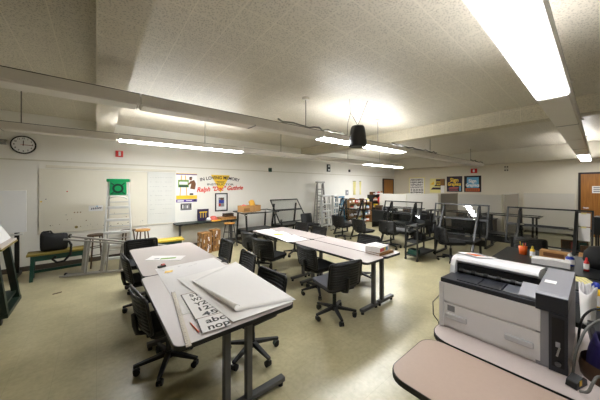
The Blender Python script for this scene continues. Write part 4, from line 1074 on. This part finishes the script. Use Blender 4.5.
for k, m in enumerate(('red', 'bluecap', 'goldy', 'leaf', 'pink', 'ink')):
    a = k * 1.05; MB().cyl((.015 * math.cos(a), .015 * math.sin(a), .01), (.035 * math.cos(a), .035 * math.sin(a), .16 + .012 * (k % 3)), .005, m, n=8).build('pen', t)
tag(MB().box(-.08, .08, -.17, .17, 0, .07, 'paper2').box(-.082, .082, -.172, .172, .06, .075, 'paper').build('white_box', loc=(4.45, .40, ZT), rot=(0, 0, R(4)), bevel=.003), 'long white box behind the printer hood', 'box')
tag(MB().box(-.07, .07, -.14, .14, 0, .10, 'cardboard').box(-.071, -.07, -.1, .1, .03, .08, 'brown').build('tan_box', loc=(4.9, .40, ZT), rot=(0, 0, R(-4)), bevel=.003), 'tan box behind the long white box', 'box')
t = thing('black_bag', 'black bag on the far dark table right of the red bottle', 'bag', (4.75, -.02, ZT), 8)
b = MB().lathe([(0, 0), (.13, 0), (.16, .08), (.15, .18), (.10, .25), (0, .27)], 'nylon', n=18).build('bag_body', t)
MB().tube([(-.06, 0, .24), (-.05, 0, .33), (.05, 0, .33), (.06, 0, .24)], .009, 'nylon', 8).build('handle', t)
def pad(loc, rz, m, label, n=1):
    b = MB()
    for k in range(n): b.box(-.13, .13, -.10, .10, .02 * k, .02 * k + .018, m if k == n - 1 else 'paper')
    for k in range(5): b.box(-.1, .1, -.08 + k * .035, -.076 + k * .035, .02 * n - .002, .02 * n - .0012, 'pgrey')
    tag(b.build('note_pad', loc=loc, rot=(0, 0, R(rz))), label, 'note pad', 'note pads')
pad((3.72, .14, ZT), 20, 'pyellow', 'pale yellow note pad stack right of the printer', 3)
pad((3.36, -.12, ZT), -12, 'paper', 'white note pad near the yellow glue bottle', 1)
tag(MB().box(-.16, .16, -.18, .18, 0, .10, 'pmid').box(-.14, .14, -.16, .16, .10, .115, 'darkgrey').build('grey_tray', loc=(3.30, .27, ZT), bevel=.006), 'grey tray beside the right rear of the printer', 'tray')
# wooden-armed chair behind the clutter, seen as an arm rail
t = thing('wooden_armchair', 'brown wooden armchair behind the clutter at the right edge', 'chair', (5.75, -.05, 0), 180)
MB().box(-.22, .22, -.22, .22, .42, .47, 'seatb').build('seat', t, bevel=.01)
for i in (-1, 1):
    for j in (-1, 1): MB().box(i * .21 - .018, i * .21 + .018, j * .23 - .018, j * .23 + .018, 0, .66 if i > 0 else .80, 'wooddark').build('leg', t)
    MB().box(-.22, .25, i * .23 - .03, i * .23 + .03, .66, .69, 'wood').build('armrest', t, bevel=.008)
MB().box(-.23, -.20, -.22, .22, .55, .80, 'wooddark').build('backrest', t, bevel=.008)
# right of the printer front: tape dispenser, navy bag, cables
t = thing('tape_dispenser', 'small black gadget with yellow stripe at the printer corner', 'tool', (1.85, .075, ZT), -20)
MB().prism([(-.05, 0), (.05, 0), (.045, .03), (.01, .05), (-.04, .03)], -.02, .02, 'black', X=Xh).build('tool_body', t, bevel=.006)
MB().box(-.02, .0, -.021, .021, .012, .038, 'goldy').build('stripe', t)
t = thing('navy_pouch', 'navy and brown pouch on the pale table at right edge', 'bag', (2.03, -.055, ZT), 30)
def pouch(u, v): a = 2 * math.pi * u; k = (1 - .35 * v ** 2) * (1 + .08 * math.sin(4 * a)); return (.12 * math.cos(a) * k, .10 * math.sin(a) * k, .002 + .20 * v + .012 * math.sin(3 * a) * v)
MB().sheet(pouch, 32, 8, .005, 'navy').build('pouch_body', t); MB().lathe([(.125, .0), (.13, .04), (.124, .085)], 'wooddark', n=24).build('pouch_band', t)
MB().lathe([(0, .15), (.07, .16), (.08, .17)], 'ink', n=20).build('lining', t)
for k, (pts, m, lab) in enumerate((
    ([(1.94, .09, .75), (1.94, .085, .82), (1.98, .07, .90), (2.06, .03, .985), (2.14, -.06, 1.0), (2.2, -.4, .85)], 'cable', 'grey cable arching over the navy pouch'),
    ([(1.79, .06, .75), (1.78, .035, .77), (1.80, .02, .81), (1.84, -.0, .83), (1.86, -.06, .80), (1.82, -.16, .752)], 'cable', 'grey cable loop beside the striped black gadget'),
    ([(2.3, .085, .75), (2.3, .08, .85), (2.32, .06, .94), (2.36, .0, .99), (2.38, -.12, .98), (2.4, -.3, .8)], 'cablek', 'black cable arching behind the navy pouch'))):
    # smooth the polyline
    P = [V(p_) for p_ in pts]; out = []
    for i in range(len(P) - 1):
        a, b_, c_, d2 = P[max(i - 1, 0)], P[i], P[i + 1], P[min(i + 2, len(P) - 1)]
        for s in range(6):
            u = s / 6; out.append(.5 * ((2 * b_) + (c_ - a) * u + (2 * a - 5 * b_ + 4 * c_ - d2) * u * u + (3 * b_ - a - 3 * c_ + d2) * u ** 3))
    out.append(P[-1])
    tag(MB().tube(out, .006, m, 8).build('loose_cable'), lab, 'cable')
tag(MB().box(-.14, .14, -.10, .10, 0, .07, 'black').box(-.12, .12, -.08, .08, .07, .08, 'darkgrey').build('black_device', loc=(2.50, -.055, ZT), rot=(0, 0, R(5)), bevel=.008), 'black device behind the navy pouch at right edge', 'device')

# ------------------------------------------------------------------ camera, world, view
cam = bpy.data.cameras.new('camera'); co = bpy.data.objects.new('camera', cam); COL.objects.link(co)
cam.sensor_width = 36; cam.lens = 36 * 247 / 600; cam.shift_y = -13 / 600; cam.clip_start = .05
fwd = V((.636, .772, 0)); co.location = (0, 0, 1.73)
co.rotation_euler = fwd.to_track_quat('-Z', 'Y').to_euler()
S.camera = co
w = bpy.data.worlds.new('world'); S.world = w; w.use_nodes = True
w.node_tree.nodes['Background'].inputs[0].default_value = (.9, .95, 1, 1); w.node_tree.nodes['Background'].inputs[1].default_value = .2
S.view_settings.view_transform = 'Standard'; S.view_settings.look = 'None'; S.view_settings.gamma = 1; S.view_settings.use_curve_mapping = False
S.view_settings.exposure = 1.1
S.cycles.max_bounces = 10; S.cycles.diffuse_bounces = 6; S.cycles.transparent_max_bounces = 16
S.cycles.use_denoising = True; S.cycles.sample_clamp_indirect = 6
